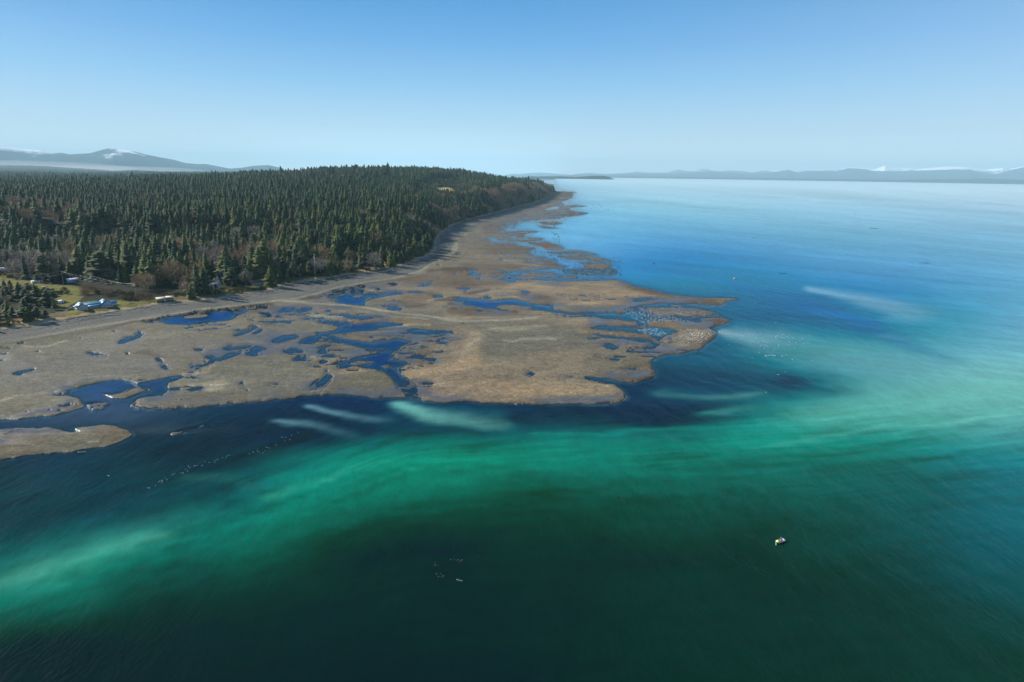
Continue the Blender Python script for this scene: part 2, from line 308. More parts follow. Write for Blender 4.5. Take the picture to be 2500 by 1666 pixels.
MASKS = [(L_, BASE),
 (W_, 'A: 930,1110 1030,1080 950,1050 1100,1020 1300,960 1500,905 1750,885 1900,895 1970,930 2150,880 2353,850 2353,1000 2300,1060 2150,1110 1950,1165 1830,1220 1800,1300 1180,1300 1180,1170 1120,1135'),
 (W_, 'B: 0,1140 200,1100 400,1050 520,1030 560,1060 480,1110 330,1150 270,1210 230,1290 200,1340 0,1370 -180,1330 -100,1200'),
 (L_, 'A: 1450,1080 1600,1090 1750,1060 1850,1010 1980,975 2150,1000 2120,1040 1950,1090 1800,1150 1700,1140 1580,1130'),
 (S_, 'A: 1180,1210 1300,1190 1500,1200 1560,1240 1480,1300 1250,1310'),
 (W_, 'A: 1660,350 1720,305 1880,265 1940,240 1960,185 2060,158 2000,190 2000,265 1880,300 1780,345 1700,358'),
 (W_, 'A: 1600,160 1700,145 1660,180'), (W_, 'A: 530,480 590,458 600,485 540,495'),
 (W_, 'A: 150,790 250,750 450,710 510,700 450,740 300,780 200,795'), (W_, 'A: -200,490 100,492 80,515 -200,518'),
 (W_, 'A: -100,590 60,578 50,605 -100,612'), (W_, 'A: -200,400 60,400 200,388 150,425 -200,432'), (W_, 'A: 230,340 340,320 380,345 250,355'),
 (S_, 'A: 1200,485 1400,480 1570,520 1500,535 1250,515'), (W_, 'A: 1240,490 1360,485 1340,505'), (W_, 'A: 1820,485 1885,490 1850,520'), (S_, 'A: 1130,240 1190,240 1180,290 1140,280'),
 (S_, 'B: -80,240 150,210 400,160 800,110 1150,80 1500,40 1800,10 1800,80 1500,130 1400,175 1330,190 1200,240 700,305 300,300 30,275'),
 (W_, 'B: 300,265 400,210 700,165 1150,130 1325,140 1330,190 1230,225 1100,262 900,270 700,300 500,305'),
 (L_, 'B: 600,185 820,160 1000,165 900,200 700,210'),
 (W_, 'B: 1640,45 1780,35 1775,72 1650,78'), (W_, 'B: 1630,148 1700,128 1800,135 1855,180 1830,200 1750,170 1640,162'), (W_, 'B: 1900,130 2000,80 2180,80 2170,112 1950,138'), (W_, 'B: 2190,120 2353,75 2400,90 2353,120 2250,128'),
 (W_, 'B: 1290,480 1350,450 1500,405 1560,360 1550,330 1620,318 1680,340 1560,400 1520,440 1430,480 1330,495'), (W_, 'B: 1540,480 1600,430 1720,385 1770,392 1700,430 1600,472'), (S_, 'B: 1240,390 1420,385 1440,410 1300,425'),
 (W_, 'B: 1750,582 1850,520 2000,480 2180,468 2235,490 2100,522 1950,562 1850,582'), (W_, 'B: 2190,600 2270,548 2400,520 2400,605 2280,602'),
 (W_, 'B: 770,655 850,633 920,645 880,672 800,672'), (W_, 'B: 1150,670 1250,635 1420,618 1515,625 1480,650 1350,668 1230,692'), (W_, 'B: 1450,668 1600,638 1745,655 1700,692 1620,722 1600,760 1530,778 1460,762 1450,730 1540,700'),
 (W_, 'B: 900,778 1000,762 1130,775 1170,730 1300,708 1400,718 1300,772 1170,802 1050,830 960,805'), (W_, 'B: 1960,705 2100,678 2255,690 2230,722 2100,728'), (W_, 'B: 200,790 260,773 345,810 250,828'),
 (S_, 'B: 280,850 380,860 410,930 380,975 300,955'), (S_, 'B: 600,1060 660,1038 740,1080 650,1102'), (S_, 'B: 1395,1118 1480,1105 1462,1170 1545,1220 1565,1272 1490,1235 1420,1172'), (S_, 'B: 1780,1150 1900,1120 2150,1150 2000,1180'),
 (S_, 'B: 680,880 760,850 900,840 1000,800 1020,840 900,910 700,1000 560,1010 620,950'), (S_, 'B: 2050,800 2353,760 2353,850 2150,850'),
 (W_, 'C: -20,250 90,288 85,322 -20,305'), (W_, 'C: 150,245 220,185 410,185 402,235 250,245'), (W_, 'C: 430,240 530,198 695,188 660,228 500,248'), (S_, 'C: 500,325 650,285 730,290 600,322'), (W_, 'C: 830,235 900,213 975,222 900,242'),
 (W_, 'C: 780,255 1000,272 1200,288 1500,312 1840,325 1600,332 1350,350 1200,332 1000,292'), (S_, 'C: 650,330 850,352 1150,380 1300,400 1250,420 1030,450 950,440 750,400 650,370'),
 (W_, 'C: 1030,450 1200,428 1500,408 1700,395 2010,410 1980,440 1800,452 1620,470 1600,495 1400,522 1200,542 1050,565 900,572 830,602 760,590 690,545 730,532 850,540 1000,512 1070,490'),
 (L_, 'C: 1110,475 1200,470 1190,488 1120,490'),
 (W_, 'C: 880,590 1000,600 1200,632 1500,662 1700,642 1760,618 1900,616 2115,650 2060,690 1900,730 1700,748 1450,738 1280,716 1100,692 900,682 760,682 650,712 415,716 470,668 600,618 770,598'),
 (S_, 'C: 1400,590 1500,570 1540,600 1450,625'), (L_, 'C: 790,620 860,608 880,635 800,640'), (S_, 'C: 750,630 1000,620 1020,700 740,690'),
 (W_, 'H: 935,622 1000,602 1180,618 1265,640 1230,662 1050,657 960,642'), (S_, 'H: 1200,610 1400,620 1420,660 1240,662'),
 (W_, 'C: 40,680 120,630 300,592 450,588 465,620 300,662 130,702'), (W_, 'C: 188,815 300,793 490,798 500,832 400,847 250,842'), (W_, 'C: 680,842 780,793 872,793 872,852 760,857'), (W_, 'C: 700,972 780,933 885,938 862,972 760,992'), (S_, 'C: 400,870 600,880 640,950 300,960'),
 (W_, 'C: 1180,940 1350,888 1550,828 1640,790 1760,758 1900,720 1950,738 1850,790 1780,812 1830,850 1800,900 1750,922 1900,930 2010,960 1980,1012 1850,1042 1880,1090 1870,1112 1990,1180 2150,1290 2100,1330 1950,1320 1900,1300 1780,1200 1680,1110 1600,1075 1450,1035 1300,1022 1200,1042 1080,1062 1050,1010 1100,970'),
 (S_, 'C: 1990,1180 2150,1290 2250,1390 2265,1490 2030,1490 2010,1400 1890,1290'),
 (L_, 'C: 1190,985 1300,950 1430,933 1455,948 1600,938 1560,967 1400,992 1280,1007'), (L_, 'C: 1660,1022 1740,993 1825,1010 1800,1047 1700,1057'),
 (S_, 'C: 830,1070 880,1058 960,1150 985,1180 900,1230 830,1320 770,1370 740,1480 600,1480 610,1440 650,1320 700,1250 790,1200 830,1130'), (W_, 'C: 860,1170 940,1165 900,1220 800,1290 700,1330 720,1270'),
 (L_, 'C: 610,1440 650,1385 765,1368 740,1430 700,1465 640,1465'), (S_, 'C: 1750,772 2353,738 2353,765 1900,795'), (S_, 'C: 2230,1260 2340,1240 2353,1290 2250,1300'),
 (W_, 'D: 335,805 400,740 440,722 500,718 560,735 620,742 700,745 718,700 830,672 980,688 1050,680 1250,668 1350,680 1300,697 1100,712 960,742 860,767 760,802 750,852 700,860 550,852 420,827'), (L_, 'D: 735,778 800,738 895,718 860,747 780,783'),
 (S_, 'D: 250,650 400,600 700,540 800,560 720,700 560,730 430,715 350,780 200,740'), (S_, 'D: 0,720 200,660 250,700 100,760 0,770'),
 (W_, 'D: 1370,660 1450,653 1560,663 1685,670 1550,692 1430,688'), (W_, 'D: 1768,742 1850,713 1965,718 1950,742 1850,757 1790,768'), (W_, 'D: 1078,887 1200,868 1350,878 1300,912 1180,921 1100,908'), (W_, 'D: 1018,850 1090,838 1082,866 1030,870'),
 (W_, 'D: 1508,592 1560,568 1620,573 1700,533 1770,497 1785,510 1700,562 1600,598'), (W_, 'D: 1540,552 1640,533 1600,568'), (W_, 'D: 1805,492 1890,458 1885,475'), (W_, 'D: 1080,537 1200,528 1265,545 1230,577 1190,567'), (W_, 'D: 908,607 970,598 985,635 940,643'), (W_, 'D: 2045,412 2150,388 2100,422'),
 (W_, 'D: 2265,425 2353,388 2400,385 2353,425'), (W_, 'D: 1995,110 2160,118 2172,142 2060,127'), (W_, 'D: 2080,602 2290,608 2280,632 2120,627'), (W_, 'D: 1878,192 1972,188 1950,202'), (W_, 'D: 1788,250 1850,263 1905,292 1860,297'), (S_, 'D: 1150,770 1240,770 1230,800 1150,795'),
 (W_, 'E: 40,790 150,745 270,750 430,768 560,795 700,775 860,766 1000,783 1200,828 1400,866 1490,892 1480,910 1640,950 1850,968 2353,963 2400,1000 2353,1062 2150,1047 1980,1002 1700,992 1500,967 1380,942 1160,925 1240,885 1050,868 860,850 635,857 760,912 910,938 860,952 700,922 500,902 280,862 200,855 270,830 260,800 100,802'),
 (W_, 'E: 478,745 530,727 592,735 560,767 490,764'), (W_, 'E: 358,932 440,923 525,945 440,957'), (W_, 'E: 958,652 1080,638 1165,665 1080,688'), (W_, 'E: 55,607 200,608 295,625 200,632'), (W_, 'E: 195,662 270,653 250,674'), (W_, 'E: 538,627 600,618 570,642'), (S_, 'E: 680,680 760,670 815,690'),
 (W_, 'E: 268,427 340,388 400,393 430,408 545,430 400,428'), (W_, 'E: 45,422 80,403 142,393 100,417'), (W_, 'E: 250,366 330,358 392,378 300,380'), (W_, 'E: 378,463 430,450 505,465 430,477'),
 (W_, 'E: 678,478 830,455 932,462 1150,478 1220,448 1400,445 1500,466 1780,465 1850,440 1760,430 1560,425 1500,385 1340,392 1280,375 1160,372 1000,390 960,430 830,435 815,410 880,360 1100,350 1500,325 1720,310 1900,320 2353,300 2450,480 2353,485 2100,500 1700,506 1560,512 1430,490 1200,486 950,486 930,522 860,530 800,497'),
 (S_, 'E: 1550,340 2000,330 2353,330 2450,400 2353,430 2000,440 1700,400'), (W_, 'E: 700,200 760,183 775,215 710,217'), (W_, 'E: 1060,205 1130,194 1205,200 1120,216'), (W_, 'E: 328,140 380,140 350,150'), (W_, 'E: 208,175 260,170 252,184'), (W_, 'E: 1128,318 1245,313 1190,327'),
 (L_, 'E: 1350,97 1600,83 1700,76 1870,83 2150,130 2000,137 1700,117 1400,102'), (L_, 'E: 1515,150 1700,144 1900,148 2100,168 2290,210 2230,242 2100,237 1950,197 1700,195 1600,176'), (L_, 'E: 1835,238 2000,238 2200,263 2353,290 2200,327 2050,327 1960,307 1920,265'),
 (L_, 'F: 715,815 800,805 960,798 1285,803 1200,827 1000,842 830,844 730,832'), (L_, 'F: 1015,853 1150,849 1300,843 1400,868 1500,908 1565,942 1480,957 1330,952 1260,916 1150,886'),
 (W_, 'F: 500,785 590,778 645,812 725,833 1000,850 1090,890 1030,905 920,893 900,862 720,853 560,838'), (W_, 'F: 735,770 870,772 980,780 1270,792 1010,796 820,790'), (W_, 'F: 385,800 450,802 440,815'),
 (W_, 'F: 1150,545 1300,537 1480,532 1530,548 1440,558 1250,572 1160,562'), (L_, 'F: 1190,572 1300,560 1430,562 1545,590 1420,614 1250,608'), (L_, 'F: 1190,628 1270,622 1400,648 1525,662 1380,662 1250,655'),
 (W_, 'F: 880,600 940,560 1130,560 1200,590 1280,612 1180,625 1240,655 1380,665 1500,672 1440,700 1230,700 1150,690 1000,690 900,700 760,705 740,660 830,640 900,655'), (S_, 'F: 740,600 880,600 900,650 760,660'), (L_, 'F: 870,700 1040,692 1225,708 1100,722 940,716'),
 (W_, 'F: 1270,405 1430,360 1510,370 1450,400 1330,410'), (L_, 'F: 1560,350 1750,347 1880,352 1780,368 1650,362'), (S_, 'F: 1100,60 1101,60 1100,61'),
 (S_, 'G: 1080,400 1200,385 1300,395 1310,440 1500,462 1800,490 1850,560 1700,545 1500,520 1350,530 1300,560 1200,575 1170,520 1100,490 1070,450'), (W_, 'G: 1050,450 1150,452 1290,470 1240,515 1170,520 1000,515'),
 (W_, 'G: 1190,600 1380,580 1520,590 1600,620 1520,650 1430,690 1380,700 1300,650 1190,640'), (W_, 'G: 750,600 870,568 1050,578 1175,588 1185,638 1040,605 850,612'), (W_, 'G: 1200,530 1310,525 1260,570 1190,570'),
 (W_, 'G: 720,655 950,668 1180,685 1330,700 1365,725 1200,712 1000,697 850,690'), (W_, 'G: 868,752 930,743 1015,790 960,802 890,782'), (S_, 'G: 1240,760 1290,750 1420,738 1390,775 1350,800 1450,830 1300,820 1180,800'), (W_, 'G: 1340,715 1410,740 1360,755 1300,740'),
 (W_, 'G: 118,1037 180,1026 232,1040 190,1054'), (S_, 'G: 1110,322 1250,288 1420,290 1350,332 1150,347'), (W_, 'G: 1440,360 1700,362 1900,380 1990,385 1800,400 1560,390 1480,372'), (L_, 'G: 1480,372 1560,362 1690,380 1560,388'),
 (S_, 'G: 900,890 1020,885 1000,920 920,920'), (S_, 'G: 780,850 880,860 850,890'), (S_, 'G: 1050,970 1200,980 1180,1010 1060,1000'), (S_, 'G: 450,1060 620,1070 600,1085 460,1080'),
 (W_, 'H: 0,400 70,403 30,425 -10,428'), (S_, 'H: 1090,1100 1290,1095 1180,1130 1100,1140'),
 (L_, 'Z6: -600,830 0,775 120,765 300,760 440,780 500,790 490,760 600,745 720,750 800,780 820,810 760,850 650,890 450,930 330,935 200,925 60,945 0,960 -600,1060'),
 (S_, 'Z6: 1050,790 1150,765 1280,755 1330,785 1250,815 1100,820'),
]
RM = Raster(-260, 425, 1860, 1160, 1.0)
MASK = np.zeros((RM.ny, RM.nx), np.float32)
for val, st in MASKS:
    P = pts(st); a, b, X, Y = RM.sub(P)
    ins = inpoly(X + .01, Y + .01, P); sub = MASK[a, b]; sub[ins] = val; MASK[a, b] = sub
M_FINE = .5 * blur(MASK, 1.4, 0.8) + .5 * blur(MASK, 4.2, 2.0); M_MID = blur(MASK, 7, 4); M_WIDE = blur(MASK, 26, 12)
print('mask', time.time() - T0)

# ---- colour survey of the flats (dry / wet sediment kinds)
RC = Raster(-260, 425, 1860, 1160, 2.0)
FC = np.zeros((RC.ny, RC.nx, 3), np.float32); FC[:] = lin((128, 122, 104))
PAL = {'grey': (112, 113, 111), 'green': (120, 119, 102), 'olive': (112, 108, 86), 'tan': (158, 138, 108), 'gold': (178, 152, 112), 'pale': (178, 168, 138),
       'brown': (112, 92, 66), 'dark': (82, 66, 52), 'rust': (140, 98, 62), 'line': (180, 174, 152), 'wet': (74, 72, 64), 'slate': (92, 92, 92), 'ochre': (150, 116, 68), 'black': (46, 44, 36)}
def paint_poly(key, st, op=1.0, soft=8):
    P = pts(st); a, b, X, Y = RC.sub(P, soft * 3)
    m = inpoly(X + .01, Y + .01, P).astype(np.float32); m = blur(m, soft / RC.st, soft * .45 / RC.st)
    m = (m * op)[..., None]; FC[a, b] = FC[a, b] * (1 - m) + lin(PAL[key]) * m
def paint_line(key, st, w, op=1.0, asp=2.2):
    """stroke: w = half width sideways in px, thinner in depth by asp"""
    P = pts(st); a, b, X, Y = RC.sub(P, w * 3)
    d = linedist(X / asp ** .5, Y * asp ** .5, [(p[0] / asp ** .5, p[1] * asp ** .5) for p in P])
    m = (np.exp(-0.5 * (d / w) ** 2) * op)[..., None]; FC[a, b] = FC[a, b] * (1 - m) + lin(PAL[key]) * m
paint_poly('tan', 'S: 1080,640 1900,640 1900,960 1000,1010 940,960 1000,900 1060,850 1100,800 1090,760 1000,730 950,720', .55, 26)
paint_poly('green', 'A: -1600,300 600,250 1500,250 2353,250 2353,800 1500,1000 600,1100 -1600,1200', .8, 14)
paint_poly('olive', 'A: -1600,1100 600,1150 1150,1150 1100,1280 600,1400 -1600,1420', .8, 8)
paint_poly('grey', 'A: -1600,600 600,560 1500,560 2300,600 2353,760 1500,760 600,800 -1600,1000', .6, 12)
paint_poly('green', 'B: 300,300 1100,300 1700,180 2353,260 2353,440 1500,560 900,560 300,540', .8, 10)
paint_poly('green', 'B: 900,900 1300,800 1800,740 2353,800 2353,1200 1500,1280 900,1250 500,1150', .85, 10)
paint_poly('olive', 'B: 0,1380 400,1300 1000,1280 1700,1240 2353,1200 2353,1340 1500,1400 700,1460 0,1500', .8, 6)
paint_poly('pale', 'B: 700,1180 850,1140 1150,1140 1180,1200 1050,1300 900,1280', .6, 5)
paint_poly('pale', 'B: 540,1200 660,1160 680,1230 560,1240', .5, 4)
paint_poly('olive', 'Z6: -600,790 0,770 300,760 820,780 760,850 450,930 -600,1000', .85, 8)
paint_poly('brown', 'Z6: -300,800 120,770 330,790 330,920 0,950 -300,960', .5, 10); paint_poly('brown', 'Z6: 560,750 760,760 820,800 700,870 600,860', .55, 8)
paint_poly('rust', 'Z6: 1050,790 1280,755 1330,785 1250,815 1100,820', .5, 6)
paint_poly('green', 'C: 880,800 1000,730 1250,720 1400,790 1200,880 950,890', .9, 3)
paint_poly('olive', 'C: 1000,1060 1350,1040 1650,1100 1900,1320 2010,1480 780,1480 850,1340 980,1240', .8, 6); paint_poly('gold', 'C: 980,1100 1150,1060 1350,1050 1500,1100 1200,1160 1050,1180', .6, 4)
paint_poly('green', 'C: 0,320 400,400 800,430 1000,480 900,520 500,500 0,540', .8, 4); paint_poly('pale', 'C: 600,310 760,270 1050,290 1100,325 800,325', .7, 2.5); paint_poly('tan', 'C: 850,340 1150,350 1350,370 1250,390 1000,375', .7, 2.5)
paint_line('ochre', 'C: 1250,365 1500,350 1800,355 2100,385 2353,400; H: 1150,520', 4.5, .9); paint_line('rust', 'C: 0,725 150,700 280,670 420,640 620,595', 4, .75); paint_line('pale', 'C: 0,755 300,735 500,722 620,740', 3, .5)
paint_line('brown', 'C: 700,720 900,720 960,740 820,770', 5, .7); paint_line('ochre', 'C: 1250,640 1450,630 1680,632', 3, .8); paint_line('brown', 'C: 1500,575 1800,570 2200,600 2353,620', 5, .7)
paint_line('gold', 'C: 600,900 760,870 850,890', 3, .7); paint_line('tan', 'C: 760,1000 880,980 950,930 1100,900 1300,860 1450,830 1600,810', 3, .8); paint_line('gold', 'B: 500,1020 700,950 880,850 1000,820', 3, .6); paint_line('gold', 'B: 720,1010 860,960 980,900', 3, .6)
paint_line('dark', 'C: 1620,495 1800,490 2010,490', 3.2, .9); paint_line('pale', 'C: 1700,465 2000,440 2200,430 2353,432; H: 1180,570', 2.6, .9)
paint_poly('brown', 'C: 2000,800 2353,770 2353,1000 2050,1000 1900,920', .8, 7); paint_poly('gold', 'H: 870,1010 1000,960 1300,940 1380,900 1480,760 1560,640 1650,600 1700,660 1600,760 1660,830 1600,960 1200,1080 950,1060', .85, 9)
paint_poly('tan', 'H: 950,1080 1300,1050 1700,1020 2000,1060 2353,1050 2353,1180 1700,1200 1100,1230', .5, 12); paint_poly('gold', 'G: 0,1130 400,1100 900,1120 1060,1260 600,1290 0,1285', .45, 10); paint_poly('olive', 'G: 0,1210 500,1230 1000,1250 1000,1295 0,1290', .4, 5)
paint_poly('green', 'H: 1600,560 1700,540 2353,560 2353,800 2000,860 1750,880 1650,800 1720,700', .9, 9); paint_poly('green', 'G: 0,560 400,580 700,660 900,740 850,800 400,800 0,860', .85, 9); paint_poly('green', 'H: 1650,900 1900,860 2353,880 2353,1000 1750,980', .5, 9)
paint_poly('olive', 'G: 700,840 1300,840 1320,950 1100,1080 850,1040 700,940', .5, 9); paint_poly('brown', 'G: 1100,900 1320,920 1350,1060 1200,1100 1000,1060', .55, 9)
paint_line('ochre', 'G: 760,630 900,615 1030,625 1180,660 1300,685', 6, .85); paint_line('tan', 'G: 1370,720 1450,700 1520,650 1620,630', 6, .9); paint_poly('pale', 'G: 1450,700 1600,640 1800,640 1900,660 1700,780 1500,790', .45, 6); paint_poly('brown', 'G: 1650,800 1880,640 1960,650 1880,730', .5, 5)
paint_poly('tan', 'G: 0,160 450,150 1000,160 1450,260 1400,290 1100,320 800,380 500,420 300,300 0,260', .75, 8); paint_poly('brown', 'G: 1000,135 1150,190 1600,275 1830,295 1450,300 1100,210', .8, 3); paint_poly('green', 'G: 500,390 750,350 1080,380 1050,430 600,440', .8, 5)
paint_line('gold', 'G: 400,410 600,370 850,350 1150,375', 3, .8); paint_poly('brown', 'G: 1300,300 1950,310 1990,365 1600,360', .7, 4); paint_poly('olive', 'G: 1380,300 1500,290 1560,330 1400,330', .6, 3)
paint_poly('brown', 'G: 1310,400 1750,400 2030,475 1800,480', .55, 5); paint_poly('brown', 'G: 1700,510 2110,515 1950,575 1800,560', .85, 4); paint_line('tan', 'G: 1450,395 1750,405 1850,440', 3, .5)
paint_line('gold', 'E: 440,690 600,655 850,635 1100,632 1500,625 1700,612 1820,598', 3, .95); paint_line('gold', 'E: 780,600 900,575 1100,540 1280,520', 4, .7); paint_line('pale', 'E: 1400,520 1300,580 1250,610', 5, .4)
paint_poly('brown', 'E: 0,480 700,500 850,540 700,580 0,600', .6, 6); paint_poly('dark', 'E: -100,310 200,290 400,330 250,380 -100,390', .75, 4); paint_poly('brown', 'E: 150,260 800,260 1100,290 1000,340 850,370 700,430 200,400', .7, 6); paint_line('ochre', 'E: 950,440 1150,400 1400,410 1700,450', 5, .6)
paint_poly('brown', 'E: 900,680 1300,700 1500,780 1400,850 1200,800 1000,760', .75, 6); paint_line('dark', 'E: 1180,770 1280,745 1350,750', 5, .6); paint_line('line', 'E: 780,700 900,735 1050,770', 2.5, .6)
paint_poly('brown', 'E: 0,880 300,880 900,970 980,940 900,1000 300,1010 0,1000', .7, 5); paint_line('dark', 'E: 260,690 400,670 520,640', 3.5, .8); paint_line('dark', 'E: 880,950 950,950 930,975', 3, .7); paint_line('dark', 'E: 20,830 120,840 230,840', 3.2, .9)
paint_line('dark', 'E: 0,745 60,735 130,745', 3.5, .8); paint_line('gold', 'E: 1480,915 1650,870 1750,830 2000,800 2250,780', 3, .7); paint_line('gold', 'E: 1900,1110 2050,1080 2150,1090', 5, .6); paint_line('pale', 'E: 640,1190 900,1215 1100,1190 1350,1170', 5, .5); paint_line('line', 'E: 800,1330 950,1335 1150,1330 1500,1340', 2.5, .7); paint_line('line', 'H: 1490,830 1530,770 1640,700', 2.2, .7)
paint_poly('brown', 'D: 1000,500 1500,430 1800,400 2353,300 2353,640 1800,600 1500,560 1100,520', .7, 7); paint_poly('brown', 'D: 1250,690 1700,670 1960,720 1700,860 1380,830', .55, 6); paint_line('dark', 'D: 1700,350 2050,330 2353,350', 4, .7); paint_line('dark', 'D: 1250,790 1400,850 1600,850', 4, .7); paint_line('dark', 'D: 1830,790 1950,780 2060,785', 3.5, .9); paint_line('dark', 'D: 1550,700 1750,690 1800,720', 3, .6)
paint_line('dark', 'D: 2020,845 2130,840 2230,845', 3.5, .9); paint_line('wet', 'D: -50,715 300,640 560,570 760,530 1000,500', 6, .75); paint_line('black', 'D: -150,780 20,750 100,745', 4, .8); paint_line('line', 'D: 1700,800 2000,730 2150,720', 2, .5); paint_line('line', 'D: 780,610 880,665', 2, .6)
paint_line('black', 'B: 0,255 300,225 700,150 1150,100 1450,60 1700,20 1830,30', 5, .8); paint_line('wet', 'B: 1350,160 1600,120 1850,60', 5, .7)
paint_poly('brown', 'F: 400,560 900,560 900,600 760,640 700,740 450,740 420,640', .6, 5); paint_poly('rust', 'F: 1030,855 1200,860 1400,900 1350,940 1250,910', .55, 2.5); paint_poly('brown', 'F: 880,860 1180,930 1060,1010 500,1010 300,880', .55, 6); paint_poly('rust', 'F: 180,1000 640,990 650,1012 200,1015', .5, 3)
paint_poly('grey', 'F: 850,430 1300,425 1850,455 1500,500 900,530 500,500', .75, 5); paint_poly('slate', 'F: 1250,430 1880,455 1700,480 1300,470', .5, 3); paint_line('rust', 'F: 750,600 820,620 800,650', 4, .4); paint_line('rust', 'F: 1180,400 1300,375 1420,360', 3, .6); paint_poly('brown', 'F: 1440,150 1740,165 1670,240 1520,300 1450,280', .7, 3)
paint_poly('brown', 'F: 1000,1080 1480,1130 1630,1190 1400,1190 1000,1170', .5, 4); paint_line('gold', 'F: 850,1130 1100,1160 1300,1190', 3, .6); paint_line('rust', 'F: 1190,575 1400,580 1500,590', 3, .4)
BLINE = 'Z3: -800,1080 0,935 600,830 1000,750 1500,670 2000,605; Z4: 0,715 400,660 620,628 800,610 1200,510 1400,465 1700,425 1900,365 2100,260 2230,175 2215,120; F: 0,990 100,930 60,840'
BP = pts(BLINE)
paint_poly('grey', BLINE + '; F: 150,740 600,560 900,460 1200,420; S: 1350,440 700,500 -260,700', 1.0, 2.2)
paint_line('line', BLINE, 1.6, .55, 1.5); paint_line('wet', 'A: 0,350 600,270 1500,130 2000,10', 3, .5, 1.5)
paint_poly('olive', 'A: 300,340 700,240 1150,190 1050,290 850,320 680,385 450,390', .6, 3); paint_line('pale', 'A: 350,375 480,398 700,385 850,330 960,300', 1.8, .7); paint_line('line', 'A: 0,1190 300,1110 600,1088 880,1082', 2.4, .55); paint_line('dark', 'A: 2000,480 2200,500 2353,530', 6, .5)
paint_line('dark', 'B: 0,700 200,740 330,800', 5, .45); paint_line('wet', 'A: 700,590 1000,580 1200,550', 2, .6); paint_poly('slate', 'A: 700,450 1700,500 1800,540 1000,560', .4, 6)
paint_line('green', 'C: 100,78 700,140 1000,180 1500,230 1900,285 2353,345; E: 300,1105 450,1150', 7, 1); paint_line('line', 'C: 60,95 250,85 700,125 1160,160 1400,190 1700,225 2000,268 2353,312; E: 0,1055 300,1078 700,1077 1000,1060 1250,1042', 1.7, .95, 1.5); paint_line('line', 'C: 1300,240 1700,290 2000,320 2353,355', 1.6, .45, 1.5)
paint_line('tan', 'E: 0,1000 300,1040 700,1040 1200,1010', 5, .5); paint_line('line', 'F: 0,708 100,720 230,735', 1.8, .8); paint_line('line', 'G: 0,520 150,505 400,470', 2, .4)
print('flat paint', time.time() - T0)

# ---------------------------------------------------------------- tidal flats
th = np.arange(-0.80, 0.36, .00092); dep = np.concatenate([np.arange(.0155, .06, .00040), np.arange(.06, .44, .00078)])
TH, DP = np.meshgrid(th, dep); RR = CAMH / np.tan(DP)
X = (RR * np.sin(TH)).ravel(); Y = (RR * np.cos(TH)).ravel(); drop = (X * X + Y * Y) / EARTH
s_, a_ = shore(X, Y)
zb = np.where(s_ < 0, beach_z(s_), 2.6)
rng = np.hypot(X, Y)
wx = (fbm(X / 9, Y / 14, 1, 3) - .5); wy = (fbm(X / 9 + 50, Y / 14, 2, 3) - .5)
wx2 = (fbm(X / 45, Y / 60, 3, 3) - .5); wy2 = (fbm(X / 45 + 50, Y / 60, 4, 3) - .5)
pxs = F_PX / rng; pyd = pxs * CAMH / rng
def warp(zz, k=1.0):
    u, v = project(X, Y, zz - drop)
    return u + k * pxs * (wx * 4 + wx2 * 9), v + k * pyd * (wy * 6 + wy2 * 16)
u1, v1 = warp(np.maximum(zb, .2)); m = RM.sample(M_FINE, u1, v1)
wide = RM.sample(M_MID, u1, v1)
det = fbm(X / 6, Y / 10, 8, 4) - .5
det2 = fbm(X / 3.2, Y / 4.5, 18, 3) - .5
mm = m + (det * .55 + det2 * .75) * np.exp(-((m - .5) / .26) ** 2)
puddle = sstep(.53, .60, .6 * fbm(X / 26, Y / 12, 77, 4) + .4 * (det2 + .5)) * np.exp(-((wide - .70) / .22) ** 2)
puddle2 = sstep(.56, .63, fbm(X / 12, Y / 6, 78, 4)) * sstep(.50, .64, fbm(X / 90, Y / 60, 79, 2))
inner = (s_ < -75) & (m > .75)
mm = np.where(inner, np.minimum(mm, 1 - .62 * np.maximum(puddle, puddle2 * .9)), mm)
under = sstep(.5, .1, mm)
hm = np.where(mm > .5, .04 + (mm - .5) * .5 + np.clip(wide - .5, 0, 1) * .5, (mm - .5) * 1.6 - np.clip(.5 - wide, 0, 1) * 2.5)
hm = hm + np.where(mm > .5, 1, .3) * ((fbm(X / 42, Y / 26, 9, 5) - .5) * 1.1 * sstep(.5, .9, wide)) * sstep(.5, .95, m)
Z = np.where(mm > .5, np.maximum(hm, beach_z(s_) * (s_ > -60) - .2 * (s_ <= -60)), hm)
Z = np.where(s_ > 0, 2.6 - .25 * s_, Z)
u2, v2 = warp(np.where(mm > .5, Z, 0), 1.0); col = RC.sample(FC, u2, v2)
# sediment sorting: streaks along the flow, wetter near water
st1 = fbm(X / 60 + .3 * wx2, Y / 14, 21, 4) - .5; st2 = fbm(X / 14, Y / 9, 31, 3) - .5; st3 = fbm(X / 110, Y / 110, 41, 3) - .5
isbeach = sstep(-70, -40, s_)
wdc = RM.sample(M_WIDE, u1, v1); low = np.exp(-np.clip(wdc - .5, 0, 1) / .22) * (1 - isbeach)
k = 1 + (st1 * .5 + st2 * .3 + st3 * .3) * (1 - isbeach * .75)
bst = fbm(s_ / 3.2, a_ / 45, 300, 4) - .5; k = k * (1 + isbeach * (bst * .55 - .22 * np.exp(-((s_ + 13 + 6 * wx2) / 1.6) ** 2) + .16 * np.exp(-((s_ + 30 + 8 * wx2) / 1.5) ** 2)))
col = col * k[:, None] * (1 - low[:, None] * np.array([.18, .24, .30]))
brn = np.clip(st3 * 2.4 + st1 * 1.5, 0, 1) * (1 - isbeach) * .55
col = col * (1 - brn[:, None]) + col * np.array([1.12, .92, .68]) * brn[:, None]
